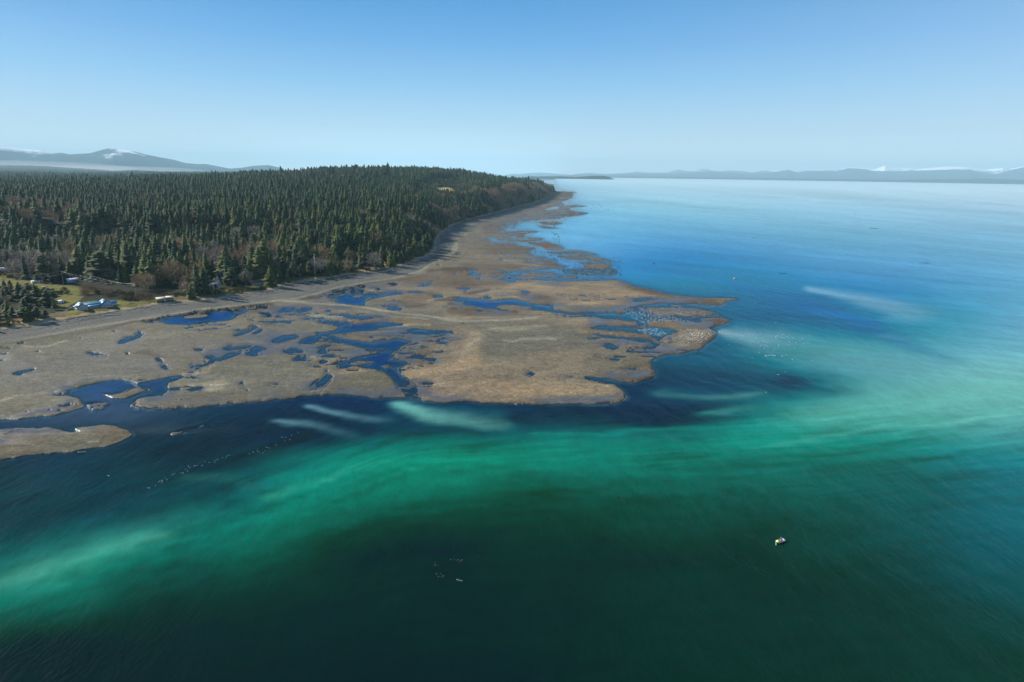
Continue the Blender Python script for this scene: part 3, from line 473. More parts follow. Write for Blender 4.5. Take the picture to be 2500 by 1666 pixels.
wz = sstep(.42, .58, fbm(X / 38 + 5, Y / 22, 55, 5)) * np.exp(-((np.clip(RM.sample(M_WIDE, u1, v1), 0, 1) - .74) / .20) ** 2) * (1 - isbeach)
wzc = lin((86, 76, 70)) * (.8 + .5 * (det2 + .5))[:, None]
col = col * (1 - .75 * wz[:, None]) + wzc * .75 * wz[:, None]
wet = np.exp(-np.clip(mm - .5, 0, 1) / .20) * (1 - isbeach)
rim = np.exp(-np.clip(wide - .48, 0, 1) / .16) * (1 - isbeach)
col = col * (1 - .42 * wet[:, None]) * (1 - .34 * rim[:, None]) * (1 - .15 * under[:, None])
spk = fbm(X / 2.4, Y / 2.4, 66, 2) - .5; col = col * (1 + spk * .6 * (1 - .6 * isbeach) * sstep(900, 300, rng))[:, None]
ridge = np.abs(fbm(X / 34 + wx2, Y / 12 + wy2, 61, 3) - .5); col = col * (1 + .28 * np.exp(-(ridge / .02) ** 2) * (1 - isbeach))[:, None]
wd_ = RM.sample(M_WIDE, u1, v1)
keep = ((m > .004) | (wd_ > .004)) & (s_ < 8) & (s_ > -1600)
V = np.stack([X, Y, Z - drop], 1)
q = grid_faces(*TH.shape, keep=keep)[:, ::-1]
V2, q2, col2, wet2, bch2 = compact(V, q, col, np.maximum(np.maximum(wet, rim * .7), wz * .9), isbeach)
gry = col2.mean(1, keepdims=True); col2 = col2 * .72 + gry * .28
me = mesh_np('tidal_flat', V2, q2, True); vcol(me, 'sed', col2 * SED_K * np.array([.87, .86, .76])); vflt(me, 'wet', wet2); vflt(me, 'beach', bch2)
t = NT('sediment')
c = t.attr('sed'); w = t.attr('wet', 'Fac'); bt = t.attr('beach', 'Fac')
ps = t.pos()
cob = t.n('ShaderNodeTexVoronoi'); cob.inputs['Scale'].default_value = 1.5; t.put(cob.inputs['Vector'], ps)
cobc = t.n('ShaderNodeSeparateColor'); t.put(cobc.inputs[0], cob.outputs['Color'])
g1 = t.noise(.8, ps, 4, .75); g2 = t.noise(.09, t.pos((1, .55, 1)), 4, .6)
vv = t.math('ADD', t.ramp(g1, (.3, .7, .66, 1.34)), t.ramp(cobc.outputs[0], (0, 1, -.32, .32)))
vv = t.math('MULTIPLY', vv, t.ramp(g2, (.25, .75, .9, 1.1)))
c2 = t.n('ShaderNodeVectorMath', operation='SCALE'); t.put(c2.inputs[0], c); t.put(c2.inputs['Scale'], vv)
c3 = t.mix(t.ramp(t.noise(.2, ps, 3), (.5, .72, 0, .35)), c2.outputs[0], t.mix(1.0, c2.outputs[0], (1.15, .93, .66), 'MULTIPLY'))
bump = t.n('ShaderNodeBump'); bump.inputs['Strength'].default_value = .35; bump.inputs['Distance'].default_value = .3; t.put(bump.inputs['Height'], g1)
b = t.n('ShaderNodeBsdfPrincipled'); t.put(b.inputs['Base Color'], c3); t.put(b.inputs['Roughness'], t.ramp(w, (0, 1, .95, .26)))
t.put(b.inputs['Specular IOR Level'], t.ramp(w, (0, 1, .08, .55))); t.put(b.inputs['Normal'], bump.outputs[0])
M_SED = t.done(b)
tag(link('tidal_flat', me, M_SED), kind='structure')
print('flats', len(V2), time.time() - T0)

# ---------------------------------------------------------------- sea
SEA = '''1176,1500 0,42,38;1176,1560 0,40,35;1176,1400 0,46,43;400,1400 0,52,50;400,1500 0,44,40;0,1560 0,44,40;0,1450 0,52,48;1176,1320 0,50,46;1500,1400 0,52,48;1500,1540 0,48,42;2000,1400 0,56,52;2000,1540 0,56,50;2350,1560 0,58,50;0,1350 45,145,118;100,1320 60,150,125;200,1290 70,158,130;300,1255 64,152,128;450,1200 45,142,120;600,1140 30,134,115;700,1085 24,132,115;800,1060 12,130,112;900,1045 8,130,110;1000,1035 6,132,112;1100,1035 4,130,110;1300,1020 5,125,110;1500,1025 5,120,108;1700,1010 20,138,124;1900,960 82,164,152;1800,950 75,160,148;2100,920 95,172,164;2250,890 108,180,175;2000,900 90,170,162;2200,960 85,165,158;2320,1000 70,150,150;2340,1100 10,112,122;2100,1060 8,110,108;2000,1000 50,150,138;2300,1250 0,92,100;2300,1400 0,72,72;2000,1250 0,76,74;2100,1150 0,90,92;1700,1150 0,86,80;1700,1250 0,62,58;1400,1150 0,82,72;1200,1160 0,74,64;1000,1150 0,96,82;900,1150 0,104,88;700,1180 8,112,95;550,1250 6,108,92;500,1300 0,82,74;800,1250 0,58,52;1000,1230 0,52,46;1300,1250 0,52,48;200,1380 0,70,64;50,1400 0,72,66;250,1340 10,108,92;1400,1080 0,108,96;1100,1090 0,118,100;800,1120 10,120,104;1300,1080 2,112,98;600,1210 20,125,106;0,1150 30,70,80;100,1130 34,76,84;300,1180 20,62,72;400,1000 30,66,82;0,1060 32,66,86;200,1080 24,68,86;100,1230 14,70,76;300,1110 34,78,84;600,1050 22,70,78;450,1100 24,66,76;500,1170 12,58,72;500,950 34,72,92;300,940 62,92,118;150,950 60,92,118;700,970 12,58,76;800,1000 10,60,80;900,1000 6,66,82;600,1000 20,58,80;1050,950 20,80,100;1150,940 5,62,88;1100,1005 4,76,86;1300,950 5,71,86;1400,970 4,65,82;1500,920 5,71,96;1600,850 0,92,116;1700,880 0,87,114;1560,980 0,60,80;1500,860 4,80,108;1700,800 5,101,133;1750,740 12,108,145;1850,800 60,150,157;1950,820 88,160,170;2100,850 98,168,178;1950,760 30,118,155;2050,780 50,142,162;1850,720 20,108,152;2250,830 108,175,185;2300,740 98,165,195;2150,730 55,148,174;1900,680 34,123,167;1600,640 40,139,174;1500,600 52,130,190;1500,660 30,127,165;1700,600 70,142,195;1500,560 85,158,208;1430,580 82,156,208;1650,560 88,158,205;1900,630 78,150,198;1750,650 40,131,172;2050,660 66,140,190;2200,640 92,162,202;2320,620 108,172,208;1700,520 120,182,215;1350,520 112,182,220;1350,600 85,158,208;1300,470 125,190,225;1900,560 104,170,206;2200,500 145,192,220;2320,560 120,178,210;1500,480 138,198,224;1900,460 162,206,228;2200,450 178,214,234;1400,430 170,212,232;1700,425 180,216,236;2300,430 192,222,240;1850,880 4,97,122;1750,950 10,97,103;1650,920 5,83,102;1450,780 60,125,157;1100,650 60,120,185;820,690 36,98,160;1150,700 40,95,155;850,770 34,90,145;800,850 35,80,125;650,780 40,92,150;480,730 38,98,162;1250,560 115,180,222;1350,650 85,145,200;200,890 50,96,140;1300,600 105,165,215;900,1400 0,46,43;700,1350 0,52,48;900,1320 0,52,48;700,1480 0,44,40;600,1400 0,48,45;0,1270 14,76,82;0,1300 20,95,94;100,1262 20,88,92;200,1225 20,88,92;0,1398 8,95,82;150,1366 6,94,82;150,1210 14,72,80;300,1200 16,68,78;450,1140 12,64,76;600,1090 14,74,84;750,1030 10,70,84;300,1330 2,90,80;450,1290 4,88,80;1000,1400 0,45,42;1000,1500 0,42,38;500,1560 0,42,38;1700,1400 0,52,48;1750,1540 0,50,45'''
RS = Raster(-400, 380, 2900, 1900, 8.0)
sxy = []; scol = []
for ent in SEA.replace('\n', '').split(';'):
    p, c = ent.strip().split(' '); x, y = map(float, p.split(',')); sxy.append((x * 1.0625, y * 1.0625)); scol.append(lin([float(k) for k in c.split(',')]))
sxy = np.array(sxy); scol = np.array(scol)
GX, GY = np.meshgrid(RS.x0 + np.arange(RS.nx) * 8.0, RS.y0 + np.arange(RS.ny) * 8.0)
def warpy(y): return np.where(y < 1150, 1150 - (1150 - y) * 2.6, y) * 1.5
ssrgb = np.array([[float(k) for k in e.strip().split(' ')[1].split(',')] for e in SEA.replace('\n', '').split(';')])
Pn = np.stack([sxy[:, 0], warpy(sxy[:, 1])], 1) / 300.0
Dm = np.hypot(Pn[:, None, 0] - Pn[None, :, 0], Pn[:, None, 1] - Pn[None, :, 1])
Km = np.sqrt(Dm ** 2 + .12) ; n_ = len(Pn)
Am = np.zeros((n_ + 1, n_ + 1)); Am[:n_, :n_] = Km - np.eye(n_) * .12; Am[:n_, n_] = 1; Am[n_, :n_] = 1
wgt = np.linalg.solve(Am, np.vstack([ssrgb, np.zeros((1, 3))]))
Gp = np.stack([np.clip(GX, -60, 2560).ravel(), warpy(np.clip(GY, 440, 1700)).ravel()], 1) / 300.0
out_ = np.empty((len(Gp), 3))
for i0 in range(0, len(Gp), 20000):
    g_ = Gp[i0:i0 + 20000]; out_[i0:i0 + 20000] = np.sqrt((g_[:, None, 0] - Pn[None, :, 0]) ** 2 + (g_[:, None, 1] - Pn[None, :, 1]) ** 2 + .12) @ wgt[:n_] + wgt[n_]
SC = lin(np.clip(out_, 0, 245)).reshape(GX.shape + (3,))
SC = blur(SC, 1.6, .8)
# stretch to a finer raster for the narrow plumes
RS2 = Raster(-400, 380, 2900, 1900, 3.0)
GX, GY = np.meshgrid(RS2.x0 + np.arange(RS2.nx) * 3.0, RS2.y0 + np.arange(RS2.ny) * 3.0)
SC2 = RS.sample(SC, GX, GY)
PL = np.zeros(GX.shape)
def plume(col, P, w0, w1, op, asp=3.0):
    global SC2
    P = [(x * 1.0625, y * 1.0625) for x, y in P]
    best = np.zeros(GX.shape); n = len(P) - 1
    for i in range(n):
        for t_ in np.linspace(0, 1, 10):
            x = P[i][0] + (P[i + 1][0] - P[i][0]) * t_; y = P[i][1] + (P[i + 1][1] - P[i][1]) * t_
            f = (i + t_) / n; w = w0 + (w1 - w0) * f; o = op[0] + (op[1] - op[0]) * f
            best = np.maximum(best, o * np.exp(-.5 * (((GX - x) / (w * asp ** .5)) ** 2 + ((GY - y) * asp ** .5 / w) ** 2)))
    SC2 = SC2 * (1 - best[..., None]) + lin(col) * best[..., None]
plume((115, 162, 172), [(700, 937), (760, 948), (820, 960), (890, 970)], 6, 14, (.65, .25))
plume((110, 156, 165), [(625, 970), (680, 978), (760, 992), (850, 1012)], 7, 18, (.6, .06))
plume((120, 190, 176), [(940, 928), (960, 942), (1010, 958), (1080, 964), (1150, 966)], 11, 20, (.85, .3), 2.2)
plume((95, 165, 165), [(935, 925), (950, 935)], 8, 10, (.5, .6))
plume((150, 185, 195), [(1672, 760), (1710, 768), (1760, 778)], 6, 28, (.8, .4)); plume((95, 160, 172), [(1740, 775), (1830, 790), (1920, 820), (2050, 850)], 26, 60, (.4, .6), 2.5)
plume((85, 140, 140), [(1540, 900), (1620, 908), (1690, 910), (1745, 908)], 12, 10, (.4, .6)); plume((80, 150, 145), [(1630, 952), (1680, 945), (1720, 940)], 8, 16, (.5, .3))
plume((160, 200, 215), [(1870, 664), (1950, 680), (2050, 705), (2100, 722)], 6, 24, (.5, .25)); plume((130, 175, 190), [(2030, 770), (2070, 778)], 9, 12, (.4, .2))
plume((110, 185, 168), [(1750, 1040), (1900, 1010), (2050, 985), (2200, 968), (2330, 948)], 8, 6, (.1, .5), 5); plume((40, 150, 135), [(1250, 998), (1450, 996), (1650, 990), (1800, 978)], 9, 12, (.35, .5), 4)
plume((80, 165, 140), [(150, 1300), (260, 1268), (350, 1245)], 14, 14, (.4, .4), 4); plume((60, 155, 130), [(620, 1140), (700, 1110), (790, 1088), (880, 1070)], 10, 10, (.45, .3), 4); plume((90, 170, 145), [(0, 1340), (120, 1310)], 14, 14, (.3, .3), 4)
plume((0, 70, 66), [(1050, 1030), (1200, 1032), (1350, 1034)], 8, 6, (.25, .2), 5); plume((0, 95, 85), [(700, 1230), (900, 1195), (1100, 1180), (1300, 1180)], 8, 7, (.35, .3), 6); plume((0, 70, 62), [(1100, 1215), (1350, 1200), (1700, 1180)], 8, 8, (.3, .3), 6)
plume((20, 100, 150), [(1990, 760), (2100, 800), (2200, 830)], 16, 10, (.35, .15)); plume((0, 60, 95), [(1820, 880), (1900, 900), (1960, 900)], 26, 14, (.6, .3), 2.5); plume((24, 104, 158), [(1980, 745), (2080, 782), (2160, 822)], 18, 12, (.35, .15), 3)
plume((40, 120, 180), [(1430, 605), (1560, 625), (1700, 660), (1850, 700), (2000, 745)], 8, 14, (.3, .4), 6)
plume((120, 172, 205), [(1330, 466), (1450, 463), (1560, 466)], 5, 5, (.45, .2), 6); plume((125, 176, 208), [(1900, 466), (2100, 478), (2330, 492)], 6, 8, (.35, .4), 8); plume((140, 188, 215), [(1650, 452), (1950, 456), (2300, 470)], 4, 5, (.4, .4), 10); plume((100, 160, 200), [(1600, 477), (1800, 484), (2050, 500)], 3, 3, (.3, .3), 8)
plume((45, 100, 96), [(420, 1108), (500, 1105), (580, 1115)], 14, 18, (.55, .3), 3); plume((70, 86, 96), [(360, 990), (440, 985), (540, 990)], 16, 16, (.4, .2), 3)
def sea_target(u, v): return RS2.sample(SC2, u, v)
print('sea paint', time.time() - T0)
th = np.arange(-1.0, 1.0, .0023); dep = np.concatenate([[-.012, -.002, .003, .006], np.arange(.0078, .03, .0009), np.arange(.03, .42, .00125), np.arange(.42, 1.1, .006)])
TH, DP = np.meshgrid(th, dep)
# distance on the curved sea for each depression below level: 120/R + R/EARTH = tan(dep); beyond the horizon keep adding rings
tt = np.tan(DP); disc = tt * tt - 4 * CAMH / EARTH
RR = np.where(disc > 0, 2 * CAMH / np.maximum(tt + np.sqrt(np.maximum(disc, 0)), 1e-9), 0)
for k_, r_ in enumerate((75000, 62000, 54000, 47000)): RR[k_] = r_
for k_ in range(4, 12):
    if RR[k_, 0] <= 0 or RR[k_, 0] > 45000: RR[k_] = 45000 - (k_ - 4) * 600
RR = np.minimum.accumulate(RR, 0)
X = (RR * np.sin(TH)).ravel(); Y = (RR * np.cos(TH)).ravel(); rng = np.hypot(X, Y); Z = -rng ** 2 / EARTH
u, v = project(X, Y, Z)
pxs = F_PX / rng; pyd = pxs * CAMH / rng
f1 = fbm(X / 55, Y / 40, 71, 4) - .5; f2 = fbm(X / 55 + 30, Y / 40, 72, 4) - .5; f3 = fbm(X / 14, Y / 9, 73, 3) - .5; f4 = fbm(X / 14 + 9, Y / 9, 74, 3) - .5
uu = u + pxs * (f1 * 26 + f3 * 7); vv_ = v + pyd * (f2 * 20 + f4 * 5)
tg = sea_target(uu, vv_)
# silt drawn out in threads along the tidal stream
fc_ = v - np.interp(u, [-400, 0, 500, 1000, 1500, 2000, 2500, 2900], [1530, 1440, 1290, 1120, 1085, 1060, 1010, 985])
thr = (fbm(u / 330 + f1 * .6, fc_ / 17, 201, 5, .6) - .5) + .5 * (fbm(u / 120, fc_ / 6, 202, 3) - .5)
fil = 1 - np.abs(fbm(u / 230 + f1 * .9 + 3, fc_ / 22 + f2 * .8, 206, 5, .6) * 2 - 1); thr = thr + .9 * (fil - .78)
wth = sstep(930, 1060, v) * (.35 + .65 * np.exp(-(fc_ / 190) ** 2))
tg = tg * (1 + .52 * thr * wth)[:, None]
thr2 = (fbm(u / 420 + f2 * .5, (v - .10 * u) / 8, 203, 4, .6) - .5) * sstep(1000, 900, v) * sstep(440, 470, v); tg = tg * (1 + .30 * thr2)[:, None]
mi = np.zeros_like(X); wi = np.zeros_like(X); fi = np.zeros_like(X)
near = (v > 425) & (v < 1200) & (u < 1900)
wxs = (fbm(X / 9, Y / 14, 1, 3) - .5) * 4 + (fbm(X / 45, Y / 60, 3, 3) - .5) * 9; wys = (fbm(X / 9 + 50, Y / 14, 2, 3) - .5) * 6 + (fbm(X / 45 + 50, Y / 60, 4, 3) - .5) * 16
um = u + pxs * wxs; vm = v + pyd * wys
fi[near] = RM.sample(M_FINE, um[near], vm[near]); mi[near] = RM.sample(M_MID, um[near], vm[near]); wi[near] = RM.sample(M_WIDE, um[near], vm[near])
turb = np.clip(1.0 - .75 * np.clip(mi - .12, 0, .6) - .62 * np.clip(wi - .03, 0, .6) - 1.6 * np.clip(fi - .10, 0, .5), .12, 1.0)
# how much of the colour is sky mirrored in the surface (Fresnel at this depression) - the rest, silt and near-to-far sky light together, is painted into body
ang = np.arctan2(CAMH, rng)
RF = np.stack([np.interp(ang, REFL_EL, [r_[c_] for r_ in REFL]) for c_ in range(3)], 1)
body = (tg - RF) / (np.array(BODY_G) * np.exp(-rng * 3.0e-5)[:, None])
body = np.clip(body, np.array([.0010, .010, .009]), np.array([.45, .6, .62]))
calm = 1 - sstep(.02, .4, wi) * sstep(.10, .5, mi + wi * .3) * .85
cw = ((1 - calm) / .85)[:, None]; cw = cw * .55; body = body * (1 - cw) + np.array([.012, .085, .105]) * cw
me = mesh_np('sea', np.stack([X, Y, Z], 1), grid_faces(*TH.shape)[:, ::-1], True)
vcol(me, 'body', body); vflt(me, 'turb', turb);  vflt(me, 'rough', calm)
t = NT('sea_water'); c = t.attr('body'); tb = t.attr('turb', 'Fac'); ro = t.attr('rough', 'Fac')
w1 = t.noise(.9, t.pos((1, .45, 1), (0, 0, R(14))), 3, .6, dist=.4); w2 = t.noise(.16, t.pos((1, .38, 1), (0, 0, R(-12))), 3, .55, dist=.6)
w3 = t.noise(.035, t.pos((1, .3, 1), (0, 0, R(8))), 3, .6)
wv = t.n('ShaderNodeTexWave'); wv.inputs['Scale'].default_value = .055; wv.inputs['Distortion'].default_value = 5.0; wv.inputs['Detail'].default_value = 3; wv.inputs['Detail Scale'].default_value = .6; t.put(wv.inputs['Vector'], t.pos((.35, 1, 1), (0, 0, R(-9))))
hgt = t.math('MULTIPLY', t.math('ADD', t.math('ADD', t.math('MULTIPLY', w1, .30), t.math('MULTIPLY', w2, .8)), t.math('MULTIPLY', wv.outputs['Fac'], .22)), ro)
bump = t.n('ShaderNodeBump'); bump.inputs['Strength'].default_value = .8; bump.inputs['Distance'].default_value = 1.0; t.put(bump.inputs['Height'], hgt)
vary = t.math('MULTIPLY', t.ramp(w2, (.25, .75, .90, 1.10)), t.ramp(w3, (.25, .75, .92, 1.08)))  # ripple shading painted into the body colour, following the wave noise
vary = t.math('MULTIPLY', vary, t.ramp(w1, (.25, .75, .90, 1.10)))
vary = t.math('ADD', 1.0, t.math('MULTIPLY', t.math('SUBTRACT', vary, 1.0), ro))
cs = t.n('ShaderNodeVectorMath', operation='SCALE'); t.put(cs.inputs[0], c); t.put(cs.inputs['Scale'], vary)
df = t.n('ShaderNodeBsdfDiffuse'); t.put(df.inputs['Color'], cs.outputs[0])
tr = t.n('ShaderNodeBsdfTransparent'); tr.inputs['Color'].default_value = (.50, .60, .68, 1)
ms = t.n('ShaderNodeMixShader'); t.put(ms.inputs[0], tb); t.t.links.new(tr.outputs[0], ms.inputs[1]); t.t.links.new(df.outputs[0], ms.inputs[2])
gl = t.n('ShaderNodeBsdfGlossy'); t.put(gl.inputs['Roughness'], t.ramp(ro, (0, 1, .02, .20))); t.put(gl.inputs['Normal'], bump.outputs[0])
fr = t.n('ShaderNodeFresnel'); fr.inputs['IOR'].default_value = 1.33; t.put(fr.inputs['Normal'], bump.outputs[0])
fo = t.n('ShaderNodeMixShader'); t.put(fo.inputs[0], t.math('MULTIPLY', fr, t.ramp(ro, (0, 1, .72, .32)))); t.t.links.new(ms.outputs[0], fo.inputs[1]); t.t.links.new(gl.outputs[0], fo.inputs[2])
M_SEA = t.done(fo)
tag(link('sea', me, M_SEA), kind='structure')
print('sea', len(X), time.time() - T0)

# ---------------------------------------------------------------- land
th = np.arange(-1.05, .14, .0032); rr = np.concatenate([np.geomspace(380, 1500, 210), np.geomspace(1510, 12500, 170)])
TH, RRr = np.meshgrid(th, rr); X = (RRr * np.sin(TH)).ravel(); Y = (RRr * np.cos(TH)).ravel()
s_, a_ = shore(X, Y); rng = np.hypot(X, Y)
Z = land_h(X, Y, s_, a_)
Z = np.where(s_ < 0, 2.55 + .6 * s_, Z) - rng ** 2 / EARTH
Z = Z + np.where(s_ > 1, (fbm(X / 5, Y / 5, 81, 3) - .5) * .7, 0)
u, v = project(X, Y, Z)
GRASS = [pts('M: -400,900 0,1000 300,1080 700,1150 1000,1160 1480,1250 1300,1290 900,1290 400,1270 0,1200 -400,1200'), pts('M: 800,1290 1150,1300 1200,1330 1100,1400 900,1500 800,1450'),
         pts('M: 1000,1529 1180,1400 1700,1370 1900,1400 2353,1360 2353,1420 2000,1480 1600,1529 1300,1600 900,1640'), pts('M: 1080,495 1420,490 1425,530 1300,560 1080,530'), pts('P: 1100,960 1700,900 2353,850 2353,900 1700,1010 1300,1060'),
         pts('Z4: 880,420 1110,410 1100,440 880,460'), pts('M: 780,600 910,600 900,640 780,650'), pts('M: 2150,1350 2353,1330 2353,1400 2200,1400'), pts('S: -100,870 30,790 20,800 -100,890')]
FIELD = [pts('Q: 370,345 560,340 660,390 640,430 520,420 390,390'), pts('Q: 860,370 940,372 930,390 870,388'), pts('Q: 1000,395 1160,392 1160,412 1010,412')]
DRYG = [pts('Z4: 1330,330 1500,290 1900,270 1880,285 1400,385 1340,370'), pts('Z3: -300,860 0,800 150,700 600,690 560,760 0,830')]
def any_in(L, x, y):
    m_ = np.zeros(np.shape(x), bool)
    for P in L: m_ |= inpoly(x, y, P)
    return m_
lc = np.empty((len(X), 3)); lc[:] = (.022, .024, .013); n1 = fbm(X / 18, Y / 18, 91, 4)
lc *= (.7 + .8 * n1)[:, None]
shrub = s_ < 26; lc[shrub] = np.array((.10, .085, .045)) * (.6 + .9 * n1[shrub])[:, None]
g = any_in(GRASS, u, v) & (s_ > 4); lc[g] = np.array((.125, .118, .030)) * (.55 + .95 * n1[g])[:, None]
g = any_in(FIELD, u, v) & (s_ > 4); lc[g] = np.array((.34, .27, .11)) * (.75 + .5 * n1[g])[:, None]
g = (any_in(DRYG, u, v) & (s_ > 0)) | ((s_ > -2) & (s_ < 7 + 6 * (n1 - .5))); lc[g] = np.array((.30, .225, .12)) * (.45 + 1.1 * fbm(X[g] / 3, Y[g] / 3, 92, 3))[:, None]
keep = (s_ > -5)
V2, q2, lc2 = compact(np.stack([X, Y, Z], 1), grid_faces(*TH.shape, keep=keep), lc)
me = mesh_np('land', V2, q2, True); vcol(me, 'lc', lc2)
t = NT('soil_and_grass'); c = t.attr('lc'); nn = t.noise(.5, t.pos(), 4, .7)
cs = t.n('ShaderNodeVectorMath', operation='SCALE'); t.put(cs.inputs[0], c); t.put(cs.inputs['Scale'], t.ramp(nn, (.25, .75, .6, 1.4)))
bump = t.n('ShaderNodeBump'); bump.inputs['Strength'].default_value = .7; bump.inputs['Distance'].default_value = .6; t.put(bump.inputs['Height'], nn)
b = t.n('ShaderNodeBsdfPrincipled', i_Roughness=.95); b.inputs['Specular IOR Level'].default_value = .05; t.put(b.inputs['Base Color'], cs.outputs[0]); t.put(b.inputs['Normal'], bump.outputs[0])
tag(link('land', me, t.done(b)), kind='structure')
print('land', len(V2), time.time() - T0)
# ---------------------------------------------------------------- far mountains, coasts and the low headland across the water
def hill_mat(name, rough=.95):
    t = NT(name); c = t.attr('hc'); n_ = t.noise(.004, t.pos(), 4, .6)
    cs = t.n('ShaderNodeVectorMath', operation='SCALE'); t.put(cs.inputs[0], c); t.put(cs.inputs['Scale'], t.ramp(n_, (.3, .7, .8, 1.2)))
    b = t.n('ShaderNodeBsdfDiffuse'); t.put(b.inputs['Color'], cs.outputs[0]); return t.done(b)
M_HILL = hill_mat('distant_hillside')
def ridge(name, sky, R0, depth, base, snow=None, rough=.25, jag=0, seed=1, rows=26, snow_amt=.5):
    """mountain body: crest follows the surveyed skyline, falls to the shore in front and behind"""
    sx = [p[0] for p in sky]; sy = [p[1] for p in sky]
    us = np.arange(sx[0], sx[-1] + .1, 2.2); vs_ = np.interp(us, sx, sy)
    a = (us - 1250) / F_PX; b = -(vs_ - 833) / F_PX
    D = FWD[None] + RT[None] * a[:, None] + UP[None] * b[:, None]
    hor = np.hypot(D[:, 0], D[:, 1]); bx, by = D[:, 0] / hor, D[:, 1] / hor; el = D[:, 2] / hor
    crest = CAMH + el * R0
    tt_ = np.linspace(-1, .8, rows)
    T, BX = np.meshgrid(tt_, bx, indexing='ij'); _, BY = np.meshgrid(tt_, by, indexing='ij'); _, CR = np.meshgrid(tt_, crest, indexing='ij')
    Rr = R0 + T * depth; x = BX * Rr; y = BY * Rr; base_z = -(Rr ** 2) / EARTH
    prof = np.clip(1 - np.abs(T) ** 1.25, 0, 1)
    nz = np.abs(fbm(x / (depth * .35), y / (depth * .35), seed, 5) - .5) * 2
    amp = prof * (1 - rough * (nz * (1 - np.exp(-(T / .14) ** 2))))
    edge = np.clip(np.minimum(us - us[0], us[-1] - us) / 25 + (.0 if name == 'headland' else .0), 0, 1)[None, :]
    z = base_z - 6 + (CR - base_z + 6) * np.clip(amp, 0, 1) * (edge ** .5 if jag >= 0 else 1)
    if jag: z = z + prof * jag * (fbm(x / 60, y / 60, seed + 3, 2) - .3)
    hc = np.empty(z.shape + (3,)); hc[:] = base; hc *= (.75 + .5 * fbm(x / (depth * .1), y / (depth * .1), seed + 5, 4))[..., None]
    if snow is not None:
        nn_ = fbm(x / (depth * .07), y / (depth * .12), seed + 9, 4)
        sm = sstep(-.1, .15, (z - snow) / 600.0 + (nn_ - (1 - snow_amt)) * 1.3)
        hc = hc * (1 - sm[..., None]) + np.array([.8, .82, .85]) * sm[..., None]
    me = mesh_np(name, np.stack([x.ravel(), y.ravel(), z.ravel()], 1), grid_faces(rows, len(us))[:, ::-1], True)
    vcol(me, 'hc', hc)
    return tag(link(name, me, M_HILL), kind='structure')
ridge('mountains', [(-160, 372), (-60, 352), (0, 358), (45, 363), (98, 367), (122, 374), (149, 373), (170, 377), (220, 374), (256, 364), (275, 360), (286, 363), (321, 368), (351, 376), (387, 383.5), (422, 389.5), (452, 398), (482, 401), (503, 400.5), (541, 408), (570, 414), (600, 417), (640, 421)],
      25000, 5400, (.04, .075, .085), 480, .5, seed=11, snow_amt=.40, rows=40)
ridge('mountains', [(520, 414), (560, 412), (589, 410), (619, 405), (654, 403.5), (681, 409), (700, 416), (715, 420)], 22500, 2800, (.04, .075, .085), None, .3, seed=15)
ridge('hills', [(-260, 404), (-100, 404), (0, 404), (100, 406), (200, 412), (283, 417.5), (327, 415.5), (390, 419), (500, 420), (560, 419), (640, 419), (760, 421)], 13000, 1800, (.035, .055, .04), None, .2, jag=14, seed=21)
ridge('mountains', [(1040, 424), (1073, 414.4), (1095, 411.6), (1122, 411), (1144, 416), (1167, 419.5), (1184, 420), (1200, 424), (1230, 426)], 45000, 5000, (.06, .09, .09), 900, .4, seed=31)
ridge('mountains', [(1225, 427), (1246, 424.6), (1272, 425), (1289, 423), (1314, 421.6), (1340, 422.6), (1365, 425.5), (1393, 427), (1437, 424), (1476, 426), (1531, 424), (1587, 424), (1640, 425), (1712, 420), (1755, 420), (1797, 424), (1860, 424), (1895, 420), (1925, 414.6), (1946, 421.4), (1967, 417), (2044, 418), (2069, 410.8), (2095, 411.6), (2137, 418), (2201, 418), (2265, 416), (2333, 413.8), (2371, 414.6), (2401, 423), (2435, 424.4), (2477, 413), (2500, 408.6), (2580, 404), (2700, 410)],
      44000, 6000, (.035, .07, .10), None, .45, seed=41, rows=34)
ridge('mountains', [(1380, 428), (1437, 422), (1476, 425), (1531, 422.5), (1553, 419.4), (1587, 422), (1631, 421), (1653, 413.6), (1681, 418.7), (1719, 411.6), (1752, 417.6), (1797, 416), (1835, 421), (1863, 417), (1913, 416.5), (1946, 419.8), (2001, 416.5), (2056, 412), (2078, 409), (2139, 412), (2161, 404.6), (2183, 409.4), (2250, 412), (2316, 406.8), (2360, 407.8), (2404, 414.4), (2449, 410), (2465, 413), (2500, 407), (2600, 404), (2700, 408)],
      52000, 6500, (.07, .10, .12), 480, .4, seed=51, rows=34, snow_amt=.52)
ridge('far_coast', [(1440, 434), (1500, 431.5), (1700, 433.5), (1900, 436.5), (2050, 438), (2200, 440), (2300, 438), (2400, 436), (2500, 440), (2700, 442)], 31000, 1500, (.04, .075, .085), None, .3, jag=10, seed=61)
ridge('far_coast', [(1190, 430), (1270, 429.5), (1400, 430.5), (1500, 432), (1560, 433)], 31500, 1500, (.04, .075, .085), None, .3, jag=10, seed=62)
ridge('headland', [(1270, 433), (1294, 431.4), (1366, 431.4), (1405, 433.2), (1425, 431.6), (1443, 429.7), (1470, 430), (1487, 431), (1496, 433.5), (1502, 437)], 15500, 500, (.028, .045, .032), None, .1, jag=16, seed=71, rows=14)
